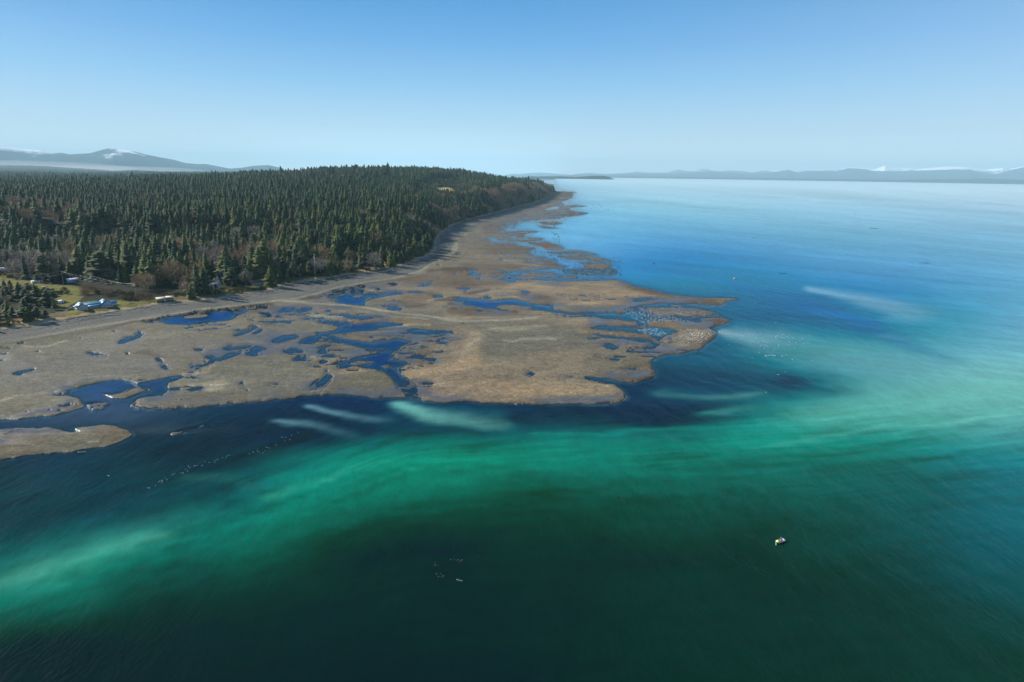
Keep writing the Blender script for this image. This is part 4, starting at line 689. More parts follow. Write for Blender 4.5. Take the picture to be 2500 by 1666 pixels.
# ---------------------------------------------------------------- tree shapes
def rnd(seed): return np.random.RandomState(seed)
def conifer_crown(seed, whorls=13, br=8, rad=.15, base=.14, droop=.35, ragged=.35, power=.85, lop=0.0):
    r = rnd(seed); V = []; F = []
    # dense inner body, uneven
    nb = 7; rings = 6
    for k in range(rings):
        t_ = base + (1 - base) * k / (rings - .4); rr_ = rad * .50 * (1 - (t_ - base) / (1 - base)) ** power
        for j in range(nb):
            a = 2 * math.pi * j / nb + k * .5; q_ = rr_ * r.uniform(.6, 1.15); V.append((q_ * math.cos(a), q_ * math.sin(a), t_))
    for k in range(rings - 1):
        for j in range(nb):
            a = k * nb + j; b = k * nb + (j + 1) % nb; F += [(a, b, b + nb), (a, b + nb, a + nb)]
    V.append((0, 0, 1.0)); top = len(V) - 1
    for j in range(nb): F.append(((rings - 1) * nb + j, (rings - 1) * nb + (j + 1) % nb, top))
    for k in range(whorls):
        t_ = base + (1 - base) * (k / whorls) ** .92
        L = rad * (1 - (t_ - base) / (1 - base)) ** power * r.uniform(1 - ragged * .5, 1.12)
        n = max(4, int(br * (1 - .45 * k / whorls)))
        for j in range(n):
            if r.rand() < ragged * .35: continue
            a = 2 * math.pi * (j + r.uniform(-.35, .35)) / n + k * 1.1; l = L * r.uniform(1 - ragged, 1.2)
            w = l * r.uniform(.34, .55) + .006; ca, sa = math.cos(a), math.sin(a); off = lop * math.cos(a - 1)
            z0 = t_ + .028; z1 = t_ - droop * l * r.uniform(.5, 1.3) + off * .02
            i = len(V)
            V += [(0.15 * l * ca, .15 * l * sa, z0), (l * .62 * ca - w * sa, l * .62 * sa + w * ca, (z0 + z1) / 2 - .012), (l * ca, l * sa, z1), (l * .62 * ca + w * sa, l * .62 * sa - w * ca, (z0 + z1) / 2 - .012), (l * .55 * ca, l * .55 * sa, (z0 + z1) / 2 + .018)]
            F += [(i, i + 1, i + 4), (i + 1, i + 2, i + 4), (i + 2, i + 3, i + 4), (i + 3, i, i + 4)]
    return np.array(V), np.array(F)
def tube(p0, p1, r0, r1, n=5):
    p0 = np.array(p0, float); p1 = np.array(p1, float); d = p1 - p0; L = np.linalg.norm(d) + 1e-9; d /= L
    s = np.cross(d, (0, 0, 1) if abs(d[2]) < .9 else (1, 0, 0)); s /= np.linalg.norm(s); q_ = np.cross(d, s)
    a = np.arange(n) * 2 * math.pi / n; c_ = np.cos(a)[:, None] * s + np.sin(a)[:, None] * q_
    V = np.vstack([p0 + c_ * r0, p1 + c_ * r1]); F = [(i, (i + 1) % n, n + (i + 1) % n, n + i) for i in range(n)]
    return V, np.array(F), n
class Shape:
    def __init__(s): s.V = []; s.F3 = []; s.F4 = []; s.m3 = []; s.m4 = []; s.n = 0
    def add(s, V, F, m=0):
        V = np.asarray(V, float); F = np.asarray(F) + s.n; s.V.append(V); s.n += len(V)
        if F.shape[1] == 3: s.F3.append(F); s.m3 += [m] * len(F)
        else: s.F4.append(F); s.m4 += [m] * len(F)
        return s
    def tube(s, p0, p1, r0, r1, n=5, m=0, cap=False):
        V, F, k = tube(p0, p1, r0, r1, n); b = s.n; s.add(V, F, m)
        if cap:
            s.V.append(np.array([p0, p1], float)); s.n += 2
            s.F3.append(np.array([(b + (i + 1) % n, b + i, b + 2 * n) for i in range(n)] + [(b + n + i, b + n + (i + 1) % n, b + 2 * n + 1) for i in range(n)])); s.m3 += [m] * 2 * n
        return s
    def box(s, c, d, rz=0, m=0, ry=0, taper=(1, 1)):
        x, y, z = np.array(d) / 2.0
        V = np.array([(sx * x * (taper[0] if sz > 0 else 1), sy * y * (taper[1] if sz > 0 else 1), sz * z) for sz in (-1, 1) for sy in (-1, 1) for sx in (-1, 1)])
        if ry: V = V @ np.array([[math.cos(ry), 0, -math.sin(ry)], [0, 1, 0], [math.sin(ry), 0, math.cos(ry)]])
        if rz: V = V @ np.array([[math.cos(rz), math.sin(rz), 0], [-math.sin(rz), math.cos(rz), 0], [0, 0, 1]])
        return s.add(V + np.array(c), [(0, 2, 3, 1), (4, 5, 7, 6), (0, 1, 5, 4), (2, 6, 7, 3), (0, 4, 6, 2), (1, 3, 7, 5)], m)
    def mesh(s, name, smooth=False):
        Fs = []; mm_ = []
        if s.F3: Fs.append(np.vstack(s.F3)); mm_ += s.m3
        if s.F4: Fs.append(np.vstack(s.F4)); mm_ += s.m4
        return mesh_np(name, np.vstack(s.V), Fs, smooth, fmat=mm_)
def bare_crown(seed, nl=11, twigs=330, rx=.30, cz=.62, rz_=.36):
    r = rnd(seed); S = Shape()
    for k in range(nl):
        a = r.uniform(0, 6.28); t0 = r.uniform(.2, .6); L = r.uniform(.6, 1)
        e = (rx * .8 * L * math.cos(a), rx * .8 * L * math.sin(a), min(.95, t0 + r.uniform(.2, .42)))
        S.tube((0, 0, t0), e, .011, .004, 3)
    d = r.normal(size=(twigs, 3)); d /= np.linalg.norm(d, axis=1)[:, None]; q_ = r.uniform(.35, 1, (twigs, 1)) ** .5
    lob = 1 + .22 * np.sin(3 * np.arctan2(d[:, 1], d[:, 0]) + seed)[:, None] * np.sin(4 * d[:, 2:3] + seed)
    c_ = d * q_ * lob * np.array([rx, rx, rz_]) + np.array([0, 0, cz])
    up = d * .5 + np.array([0, 0, .8]) + r.normal(size=(twigs, 3)) * .35; up /= np.linalg.norm(up, axis=1)[:, None]
    sd = np.cross(up, r.normal(size=(twigs, 3))); sd /= np.linalg.norm(sd, axis=1)[:, None]
    ln = r.uniform(.05, .10, (twigs, 1)); wd = r.uniform(.006, .013, (twigs, 1))
    V = np.stack([c_ - up * ln * .5 - sd * wd, c_ - up * ln * .5 + sd * wd, c_ + up * ln], 1).reshape(-1, 3)
    S.add(V, np.arange(len(V)).reshape(-1, 3)); return S
def leafy_crown(seed, n=230, rx=.42, rz_=.42, cz=.5):
    r = rnd(seed); d = r.normal(size=(n, 3)); d /= np.linalg.norm(d, axis=1)[:, None]
    lob = 1 + .3 * np.sin(3 * np.arctan2(d[:, 1], d[:, 0]) + seed)[:, None] * np.cos(3 * d[:, 2:3] + seed)
    c_ = d * r.uniform(.5, 1, (n, 1)) ** .5 * lob * np.array([rx, rx, rz_]) + np.array([0, 0, cz])
    nn_ = d + r.normal(size=(n, 3)) * .5; nn_ /= np.linalg.norm(nn_, axis=1)[:, None]
    a_v = np.cross(nn_, r.normal(size=(n, 3))); a_v /= np.linalg.norm(a_v, axis=1)[:, None]; b_v = np.cross(nn_, a_v)
    s_v = r.uniform(.05, .12, (n, 1))
    V = np.stack([c_ - a_v * s_v, c_ + b_v * s_v * .8, c_ + a_v * s_v, c_ - b_v * s_v * .8], 1).reshape(-1, 3)
    V[:, 2] = np.maximum(V[:, 2], 0)
    return Shape().add(V, np.arange(len(V)).reshape(-1, 4))
def foliage_mat(name, c1, c2, c3, scale=.5):
    t = NT(name); oi = t.n('ShaderNodeObjectInfo'); n_ = t.noise(scale, t.pos(), 2, .6)
    a = t.mix(oi.outputs['Random'], c1, c2); a = t.mix(t.ramp(n_, (.42, .66, 0, 1)), a, c3)
    big = t.noise(.012, t.pos(), 3, .6); a = t.mix(t.ramp(big, (.42, .62, 0, .6)), a, t.mix(1.0, a, (1.12, 1.2, .85), 'MULTIPLY'))
    b = t.n('ShaderNodeBsdfPrincipled', i_Roughness=.8); b.inputs['Specular IOR Level'].default_value = .12; t.put(b.inputs['Base Color'], a)
    tl = t.n('ShaderNodeBsdfTranslucent'); t.put(tl.inputs['Color'], a); mx = t.n('ShaderNodeMixShader'); mx.inputs[0].default_value = .10
    t.t.links.new(b.outputs[0], mx.inputs[1]); t.t.links.new(tl.outputs[0], mx.inputs[2]); return t.done(mx)
M_FIR = foliage_mat('fir_needles', (.014, .035, .017), (.027, .053, .021), (.060, .088, .028))
M_CEDAR = foliage_mat('cedar_sprays', (.045, .066, .018), (.075, .090, .024), (.125, .130, .034))
M_PINE = foliage_mat('shore_pine_needles', (.030, .045, .024), (.045, .062, .028), (.075, .085, .040))
M_ALDER = foliage_mat('alder_twigs', (.17, .10, .062), (.21, .145, .09), (.27, .20, .13))
M_GREYT = foliage_mat('grey_twigs', (.17, .14, .125), (.23, .19, .155), (.31, .27, .22))
M_SHRUB = foliage_mat('red_brown_brush', (.13, .065, .045), (.17, .095, .06), (.20, .135, .09))
M_HEDGE = foliage_mat('green_bush_leaves', (.040, .055, .015), (.075, .080, .02), (.10, .10, .03))
M_BARK = flat_mat('bark', (.13, .10, .08), .9, .1, .3, 3)
M_PALEBARK = flat_mat('pale_bark', (.36, .33, .29), .9, .1, .3, 3)
def trunk_mesh(name, h=.9, r=.017, m=M_BARK):
    me = Shape().tube((0, 0, -.02), (0, 0, h * .5), r, r * .65, 6).tube((0, 0, h * .5), (0, 0, h), r * .65, r * .15, 6).mesh(name, True); me.materials.append(m); return me
def one(name, S, m):
    me = S.mesh(name) if isinstance(S, Shape) else mesh_np(name, *S); me.materials.append(m); return me
KIND = {}
KIND['fir'] = [(one('crown', conifer_crown(1 + i, 12, 8, .19 + .03 * (i % 3), .08 + .05 * (i % 2), .35, .55, (.78, .50, .92, .42, .64)[i]), M_FIR), trunk_mesh('trunk')) for i in range(5)]
KIND['cedar'] = [(one('crown', conifer_crown(31 + i, 14, 9, .21 + .025 * i, .04, .55, .30, .72), M_CEDAR), trunk_mesh('trunk')) for i in range(3)]
KIND['pine'] = [(one('crown', conifer_crown(51 + i, 9, 7, .25, .34, .05, .5, .42, 1), M_PINE), trunk_mesh('trunk', .95, .02)) for i in range(3)]
KIND['alder'] = [(one('crown', bare_crown(71 + i, rx=.30 + .03 * i), M_ALDER), trunk_mesh('trunk', .75, .012, M_PALEBARK)) for i in range(3)]
KIND['grey'] = [(one('crown', bare_crown(81 + i, 14, 360, .27 + .03 * i, .60, .38), M_GREYT), trunk_mesh('trunk', .8, .013, M_PALEBARK)) for i in range(3)]
KIND['shrub'] = [(one('crown', bare_crown(91 + i, 6, 300, .62, .42, .42), M_SHRUB), None) for i in range(2)]
KIND['bush'] = [(one('crown', leafy_crown(95 + i, rx=.55), M_HEDGE), None) for i in range(2)]
print('shapes', time.time() - T0)

# ---------------------------------------------------------------- where the trees stand
RNG = rnd(7)
NOTREE = GRASS + FIELD + [pts('M: 1000,1250 1500,1240 1800,1280 2100,1260 2220,1330 2353,1340 2353,1500 1900,1600 1000,1700 700,1560 900,1480'),
          pts('P: 430,770 640,740 1000,720 1060,560 1180,560 1240,760 1260,900 1300,980 1000,1000 760,930 600,930 440,900'), pts('P: 100,860 470,830 480,930 380,980 120,960'), pts('P: 1900,760 2353,720 2353,880 1950,880'),
          pts('P: 180,330 310,330 300,470 190,460'), pts('M: 2240,1270 2353,1240 2353,1380 2230,1360'), pts('S: 375,700 445,700 450,745 375,745'), pts('M: 700,480 920,470 930,660 790,690 720,600'), pts('M: -60,930 110,920 150,1000 -60,1000'), pts('M: 950,1060 1100,1060 1090,1140 960,1140'), pts('M: 800,1050 1400,1100 2000,1200 1990,1330 1850,1330 1300,1240 860,1180')]
CLUST = [('grey', 85, 668, 75, 16), ('grey', 20, 650, 40, 14), ('alder', 75, 565, 45, 12), ('alder', 205, 585, 55, 12), ('alder', 165, 650, 28, 14), ('alder', 450, 632, 62, 14), ('grey', 520, 655, 30, 14), ('alder', 410, 600, 30, 10), ('alder', 762, 632, 14, 12), ('alder', 790, 655, 24, 12), ('alder', 846, 655, 16, 14), ('grey', 778, 665, 16, 12),
         ('grey', 560, 600, 30, 8), ('alder', 265, 620, 22, 9), ('grey', 240, 640, 22, 9), ('alder', 60, 520, 50, 9), ('grey', 620, 585, 24, 8), ('alder', 950, 620, 14, 8), ('grey', 340, 660, 14, 12), ('alder', 1100, 520, 30, 14), ('alder', 1130, 528, 26, 12), ('alder', 1215, 495, 24, 9), ('alder', 1245, 486, 26, 9), ('alder', 1280, 482, 22, 8), ('alder', 1150, 456, 40, 3)]
PT = []     # x, y, z, height, width factor, kind, rot
def scatter(r0, r1, sp, b0, b1, hk=1.0):
    n = int((r1 ** 2 - r0 ** 2) * (b1 - b0) / 2 / (sp * sp))
    r_ = np.sqrt(RNG.uniform(r0 ** 2, r1 ** 2, n)); b_ = RNG.uniform(b0, b1, n)
    x = r_ * np.sin(b_); y = r_ * np.cos(b_)
    # jittered lattice instead of pure chance: thin the crowded ones
    ci_ = np.floor(x / sp).astype(np.int64); cj = np.floor(y / sp).astype(np.int64); key = ci_ * 100003 + cj
    _, first = np.unique(key, return_index=True); x = x[first]; y = y[first]; r_ = r_[first]
    s, a = shore(x, y); ok = s > 7; x, y, s, a, r_ = x[ok], y[ok], s[ok], a[ok], r_[ok]
    hl = land_h(x, y, s, a); z = hl - r_ ** 2 / EARTH
    u, v = project(x, y, z); ok = (u > -260) & (u < 1420) & ~any_in(NOTREE, u, v)
    dens = fbm(x / 30, y / 30, 123, 2); ok &= (dens > .32) | (r_ > 1400)
    x, y, z, s, a, r_, u, v = [q_[ok] for q_ in (x, y, z, s, a, r_, u, v)]
    n = len(x); big = fbm(x / 70, y / 70, 131, 3); rr_ = RNG.rand(n)
    k = np.full(n, 'fir', dtype=object)
    k[(rr_ < .34 * sstep(1800, 900, r_) + .10)] = 'cedar'; k[(rr_ > .78) & (rr_ < .93)] = 'pine'
    k[(s < 40) & (rr_ > .55) & (r_ < 1300)] = 'pine'
    k[(RNG.rand(n) < .02)] = 'alder'; k[(RNG.rand(n) < .02)] = 'grey'
    bl = (a > A_BLUFF) & (s < 130); k[bl & (a > A_BLUFF + 350) & (fbm(x / 90, y / 90, 141, 2) > .46)] = 'alder'
    patch = fbm(x / 160, y / 160, 151, 3); k[(patch > .72) & (RNG.rand(n) < .6)] = 'alder'
    for kd, cu, cv, su, sv in CLUST:
        k[(((u - cu) / su) ** 2 + ((v - cv) / sv) ** 2 < 1) & (RNG.rand(n) < .66)] = kd
    h = (14 + 24 * RNG.beta(1.5, 2.0, n) + 26 * (big - .5)) * hk
    kk_ = (u < 175) & (v > 688) & (RNG.rand(n) < .7); k[kk_] = 'pine'
    cl_ = (u < 175) & (v > 688); h[cl_] = RNG.uniform(7, 13, cl_.sum())
    front = (s < 45) & (r_ < 1200) & ~cl_; h[front] *= RNG.uniform(.62, 1.0, front.sum())
    h[r_ < 1000] *= 1.12
    dec = (k == 'alder') | (k == 'grey'); h[dec] *= .72; h[k == 'cedar'] *= .85; h[k == 'pine'] *= .75
    h[bl & dec] *= .8
    ff = (np.hypot(u - 1085, (v - 475) * 2) < 75) & (a > A_BLUFF); h[ff] *= .5
    sn = RNG.rand(n) < .012; h[sn & ~dec] *= 1.3
    w = RNG.uniform(1.0, 1.95, n) * np.where((u < 175) & (v > 688), 1.5, 1) * np.where(r_ > 2500, 1.35, 1.0) * np.where(r_ > 5200, 1.4, 1)
    rot = RNG.uniform(0, 6.28, n)
    for i in range(n): PT.append((x[i], y[i], z[i] - .3, max(6, h[i]), w[i], k[i], rot[i], r_[i], u[i], v[i]))
scatter(480, 1250, 7.8, -.80, 0.0)
scatter(1250, 2500, 9.4, -.78, .02)
scatter(2500, 5300, 13.0, -.76, .22, 1.05)
scatter(5300, 8800, 22.0, -.76, -.20, 1.1)
print('trees', len(PT), time.time() - T0)
PT.sort(key=lambda p: p[7])
WOODS = {'fir': ('fir_tree', 'fir', 'dark green pointed fir'), 'cedar': ('cedar_tree', 'cedar', 'yellow green cedar'), 'pine': ('pine_tree', 'pine', 'dark open-crowned pine'),
         'alder': ('alder_tree', 'alder', 'leafless reddish alder'), 'grey': ('poplar_tree', 'poplar', 'leafless pale poplar')}
def zone(p):
    u, v = p[8], p[9]
    if u < 0: return 'at the far left end of the shore'
    if u < 150 and v > 690: return 'in the dark clump left of the blue-roofed house'
    if u < 180: return 'beside the meadow at the left'
    if u < 360: return 'behind the blue-roofed house and the power poles'
    if u < 460: return 'behind the flat-roofed beach cottage'
    if u < 580: return 'around the A-frame house'
    if u < 740: return 'between the A-frame house and the tall mast'
    if u < 900: return 'behind the beach right of the tall mast'
    return 'at the foot of the bluff where the beach bends'
for i, p in enumerate(PT[:300]):
    nm, cat, lab = WOODS[p[5]]; vrt = KIND[p[5]]; cm, tm = vrt[i % len(vrt)]
    t_ = empty(nm, (p[0], p[1], p[2]), p[6]); t_.scale = (p[3] * p[4], p[3] * p[4], p[3])
    zn = zone(p); sz = 'tall ' if p[3] > 23 else 'small ' if p[3] < 14 else 'mid-sized '; tag(t_, sz + lab + ' ' + zn, cat, sz + nm.replace('_', ' ') + 's ' + zn)
    link('crown', cm, parent=t_); link('trunk', tm, parent=t_)
# the rest of the forest reads as one mass: one object, one copy of a tree shape on each surveyed point
FOREST_KINDS = [(k, i) for k in ('fir', 'cedar', 'pine', 'alder', 'grey', 'shrub', 'bush') for i in range(len(KIND[k]))]
KSTART = {}; src = bpy.data.collections.new('tree_shapes')
for idx, (k, i) in enumerate(FOREST_KINDS):
    KSTART.setdefault(k, idx)
    cm, tm = KIND[k][i]
    bm = __import__('bmesh').new(); bm.from_mesh(cm); me = bpy.data.meshes.new('tree_shape')
    nf = len(bm.faces)
    if tm: bm.from_mesh(tm)
    bm.faces.ensure_lookup_table()
    for f in bm.faces[nf:]: f.material_index = 1
    bm.to_mesh(me); bm.free(); me.materials.append(cm.materials[0]); me.materials.append(tm.materials[0] if tm else cm.materials[0])
    o = bpy.data.objects.new('tree_shape_%02d' % idx, me); src.objects.link(o)
def scatter_object(name, P, label, cat):
    me = bpy.data.meshes.new(name); me.vertices.add(len(P)); me.vertices.foreach_set('co', np.array([p[:3] for p in P], np.float32).ravel())
    sc = np.array([(p[3] * p[4], p[3] * p[4], p[3]) for p in P], np.float32)
    at = me.attributes.new('tree_scale', 'FLOAT_VECTOR', 'POINT'); at.data.foreach_set('vector', sc.ravel())
    rt = np.zeros((len(P), 3), np.float32); rt[:, 2] = [p[6] for p in P]
    at = me.attributes.new('tree_turn', 'FLOAT_VECTOR', 'POINT'); at.data.foreach_set('vector', rt.ravel())
    ix = np.array([KSTART[p[5]] + (int(p[6] * 1000) % len(KIND[p[5]])) for p in P], np.int32)
    at = me.attributes.new('tree_kind', 'INT', 'POINT'); at.data.foreach_set('value', ix)
    o = link(name, me); ng = bpy.data.node_groups.new(name, 'GeometryNodeTree')
    ng.interface.new_socket('Geometry', in_out='INPUT', socket_type='NodeSocketGeometry'); ng.interface.new_socket('Geometry', in_out='OUTPUT', socket_type='NodeSocketGeometry')
    N = ng.nodes; Lk = ng.links; gi = N.new('NodeGroupInput'); go = N.new('NodeGroupOutput')
    m2p = N.new('GeometryNodeMeshToPoints'); iop = N.new('GeometryNodeInstanceOnPoints'); ci_ = N.new('GeometryNodeCollectionInfo')
    ci_.inputs['Collection'].default_value = src; ci_.inputs['Separate Children'].default_value = True; ci_.inputs['Reset Children'].default_value = True
    iop.inputs['Pick Instance'].default_value = True
    def na(nm_, ty):
        n_ = N.new('GeometryNodeInputNamedAttribute'); n_.data_type = ty; n_.inputs['Name'].default_value = nm_; return n_.outputs[0]
    e2r = N.new('FunctionNodeEulerToRotation'); Lk.new(na('tree_turn', 'FLOAT_VECTOR'), e2r.inputs[0])
    Lk.new(gi.outputs[0], m2p.inputs[0]); Lk.new(m2p.outputs[0], iop.inputs['Points']); Lk.new(ci_.outputs[0], iop.inputs['Instance'])
    Lk.new(na('tree_kind', 'INT'), iop.inputs['Instance Index']); Lk.new(e2r.outputs[0], iop.inputs['Rotation']); Lk.new(na('tree_scale', 'FLOAT_VECTOR'), iop.inputs['Scale'])
    Lk.new(iop.outputs[0], go.inputs[0])
    md = o.modifiers.new('scatter', 'NODES'); md.node_group = ng
    tag(o, label, cat, kind='stuff'); return o
scatter_object('forest', PT[300:], 'dense dark conifer forest with leafless patches covering the land', 'forest')
# brush: red-brown leafless thickets and green bushes on the open ground by the shore
BR = []
def brush(P, n, kinds, h0, h1):
    xs = [p[0] for p in P]; ys = [p[1] for p in P]; c_ = 0
    while c_ < n:
        u, v = RNG.uniform(min(xs), max(xs)), RNG.uniform(min(ys), max(ys))
        if not inpoly(np.array(u), np.array(v), P): continue
        c_ += 1; g_ = ground(u, v, 4.0); s, a = shore(g_[0], g_[1])
        if s < 4: continue
        z = float(land_h(g_[0], g_[1], s, a)) - (g_[0] ** 2 + g_[1] ** 2) / EARTH
        BR.append((g_[0], g_[1], z - .2, RNG.uniform(h0, h1), RNG.uniform(.9, 1.5), kinds[RNG.randint(len(kinds))], RNG.uniform(0, 6.28), 0, u, v))
brush(pts('M: 1330,1260 1500,1240 1800,1290 2100,1300 2200,1380 2000,1400 1750,1370 1500,1330'), 130, ['shrub', 'shrub', 'shrub', 'bush'], 2.5, 5)
brush(pts('M: 1150,1180 1350,1210 1380,1290 1200,1320'), 30, ['shrub'], 3, 6)
brush(pts('Z3: -300,720 0,690 300,650 330,690 200,740 0,800 -300,860'), 70, ['shrub', 'shrub', 'bush'], 2, 3.6)
brush(pts('M: 0,1000 150,1010 300,1090 100,1120 0,1090'), 14, ['bush', 'shrub'], 2, 4)
brush(pts('M: 300,1150 800,1220 1000,1230 1000,1330 450,1300'), 60, ['shrub', 'bush'], 1.5, 4)
brush(pts('P: 0,1060 700,1040 1200,990 2353,900 2353,960 1200,1070 500,1110 0,1150'), 150, ['bush', 'shrub', 'bush'], 1.2, 3.2)
brush(pts('P: 440,900 640,900 1000,940 1020,1000 700,1040 450,1030'), 26, ['bush', 'shrub'], 2.5, 5)
brush(pts('Z4: 700,470 1200,400 1350,330 1500,300 1650,270 1900,250 2050,190 2060,215 1900,275 1400,380 1200,430 700,500'), 150, ['shrub', 'bush'], 1.2, 3)
brush(pts('Z2: 1090,560 1200,480 1300,450 1420,420 1440,430 1280,475 1200,510'), 60, ['bush', 'shrub'], 2, 6)
scatter_object('thicket', BR, 'red brown leafless brush and low green bushes behind the beach', 'brush')
print('forest', time.time() - T0)
# ---------------------------------------------------------------- houses
M_BLUEROOF = flat_mat('blue_metal_roof', (.035, .16, .26), .45, .4, .08, .8)
M_GREYROOF = flat_mat('grey_shingles', (.20, .21, .23), .9, .1, .2, .8)
M_DARKROOF = flat_mat('dark_shingles', (.035, .045, .06), .9, .1, .2, .8)
M_TANROOF = flat_mat('weathered_flat_roofing', (.50, .43, .31), .9, .1, .15, .8)
M_GREENROOF = flat_mat('green_metal_roof', (.02, .20, .15), .5, .4, .1, .8)
M_WHITEROOF = flat_mat('pale_roofing', (.62, .64, .66), .7, .2, .1, .8)
M_WHITE = flat_mat('white_paint', (.76, .77, .76), .6, .3, .05, .6)
M_CREAM = flat_mat('cream_siding', (.68, .60, .38), .7, .2, .06, .6)
M_GREYWALL = flat_mat('grey_siding', (.32, .36, .40), .8, .2, .08, .6)
M_BROWNWALL = flat_mat('brown_cedar_siding', (.12, .08, .05), .85, .1, .15, .8)
M_GLASS = flat_mat('window_glass', (.03, .05, .07), .08, .8, .02, .3)
M_WOOD = flat_mat('weathered_wood', (.30, .26, .21), .9, .1, .2, 2)
M_METAL = flat_mat('galvanised_metal', (.45, .46, .47), .45, .5, .06, 2, .5)
M_BLACK = flat_mat('black_rubber', (.02, .02, .022), .6, .3, .1, 3)
def gz(u, v, h=4.0):
    """ground point on the land under photo pixel (u, v)"""
    g_ = ground(u, v, h)
    for _ in range(4):
        s, a = shore(g_[0], g_[1]); hh = float(land_h(g_[0], g_[1], s, a)) if s > 0 else float(beach_z(s)); g_ = ground(u, v, hh)
    return g_
def view_angle(p, lat, rad):
    """rotation that points local X along lat (to the right in the view) and rad (away)"""
    b = math.atan2(p[0], p[1]); l = np.array([math.cos(b), -math.sin(b)]); r = np.array([math.sin(b), math.cos(b)])
    d = l * lat + r * rad; return math.atan2(d[1], d[0])
def slab(S, P, th, m=0):
    """thick roof plane from 4 corners"""
    P = np.array(P, float); n = np.cross(P[1] - P[0], P[3] - P[0]); n /= np.linalg.norm(n)
    if n[2] < 0: n = -n
    V = np.vstack([P, P - n * th]); S.add(V, [(0, 1, 2, 3), (7, 6, 5, 4), (0, 4, 5, 1), (1, 5, 6, 2), (2, 6, 7, 3), (3, 7, 4, 0)], m)
def gable_parts(parent, cx, cy, L, W, eave, ridge, axis, roofm, wallm, over=.6, z0=0, th=.18, floor=-1.0):
    """walls with gable ends and a two-plane roof; axis 'x' or 'y' is the ridge direction"""
    def P(a, b, z): return (cx + a, cy + b, z) if axis == 'x' else (cx + b, cy + a, z)
    S = Shape(); a, b = L / 2, W / 2
    V = [P(-a, -b, floor), P(a, -b, floor), P(a, b, floor), P(-a, b, floor), P(-a, -b, eave), P(a, -b, eave), P(a, b, eave), P(-a, b, eave), P(-a, 0, ridge - .05), P(a, 0, ridge - .05)]
    S.add(V, [(0, 1, 5, 4), (1, 2, 6, 5), (2, 3, 7, 6), (3, 0, 4, 7)]); S.n -= 10; S.V.pop()
    S.V.append(np.array(V, float)); S.F3.append(np.array([(5, 6, 9), (7, 4, 8)]) + S.n); S.m3 += [0, 0]; S.n += 10
    w = link('wall', S.mesh('wall'), wallm, parent)
    S = Shape(); k = (ridge - eave) / b; a2 = a + over; b2 = b + over; ez = ridge - k * b2
    slab(S, [P(-a2, 0, ridge + .1), P(a2, 0, ridge + .1), P(a2, -b2, ez + .1), P(-a2, -b2, ez + .1)], th); slab(S, [P(-a2, 0, ridge + .1), P(a2, 0, ridge + .1), P(a2, b2, ez + .1), P(-a2, b2, ez + .1)], th)
    r = link('roof', S.mesh('roof'), roofm, parent)
    return w, r
def window(parent, c, w, h, face='-y', nx=2):
    """frame with glazing bars, pane as sub-part"""
    S = Shape(); t_ = .09; ax = (1, 0) if face[1] == 'y' else (0, 1); sg = -1 if face[0] == '-' else 1
    def bx(du, dz, wu, hz, th, off=.04): 
        cc = (c[0] + ax[0] * du + (0 if face[1] == 'y' else sg * off), c[1] + ax[1] * du + (sg * off if face[1] == 'y' else 0), c[2] + dz)
        dd = (wu, th, hz) if face[1] == 'y' else (th, wu, hz); return cc, dd
    for du, dz, wu, hz in ((0, h / 2, w + t_ * 2, t_), (0, -h / 2, w + t_ * 2, t_), (-w / 2, 0, t_, h), (w / 2, 0, t_, h)): S.box(*bx(du, dz, wu, hz, .14))
    for i in range(1, nx): S.box(*bx(-w / 2 + w * i / nx, 0, .06, h, .12))
    f = link('window', S.mesh('window'), M_WHITE, parent); S = Shape(); S.box(*bx(0, 0, w - .02, h - .02, .04, .02)); link('pane', S.mesh('pane'), M_GLASS, f); return f
def door(parent, c, face='-y', mat=None):
    S = Shape(); d = (1.0, .08, 2.1) if face[1] == 'y' else (.08, 1.0, 2.1); sg = -1 if face[0] == '-' else 1
    S.box((c[0] + (0 if face[1] == 'y' else sg * .05), c[1] + (sg * .05 if face[1] == 'y' else 0), c[2] + 1.05), d); dr = link('door', S.mesh('door'), mat or M_BROWNWALL, parent)
    S = Shape(); S.box((c[0] + (.38 if face[1] == 'y' else sg * .12), c[1] + (sg * .12 if face[1] == 'y' else .38), c[2] + 1.0), (.08, .08, .08)); link('handle', S.mesh('handle'), M_METAL, dr)
def gable_house(u, v, lat, rad, L, W, eave, ridge, roofm, wallm, name, label, axis='x', wins=3, chim=True):
    p = gz(u, v); h = empty(name, tuple(p), view_angle(p, lat, rad)); tag(h, label, 'house')
    gable_parts(h, 0, 0, L, W, eave, ridge, axis, roofm, wallm)
    X_, Y_ = (L, W) if axis == 'x' else (W, L)
    for i in range(wins): window(h, (-X_ / 2 + X_ * (i + .7) / (wins + .4), -Y_ / 2, eave * .55), 1.3, 1.1, '-y')
    window(h, (-X_ / 2, 0, eave * .55), 1.3, 1.1, '-x'); window(h, (X_ / 2, 0, eave * .55), 1.3, 1.1, '+x')
    door(h, (X_ / 2 - 1.2, -Y_ / 2, 0), '-y')
    if chim:
        S = Shape().box((X_ * .2, .6, ridge - .2), (.7, .7, 1.8)); S.box((X_ * .2, .6, ridge + .75), (.85, .85, .14)); link('chimney', S.mesh('chimney'), M_BROWNWALL, h)
    return h
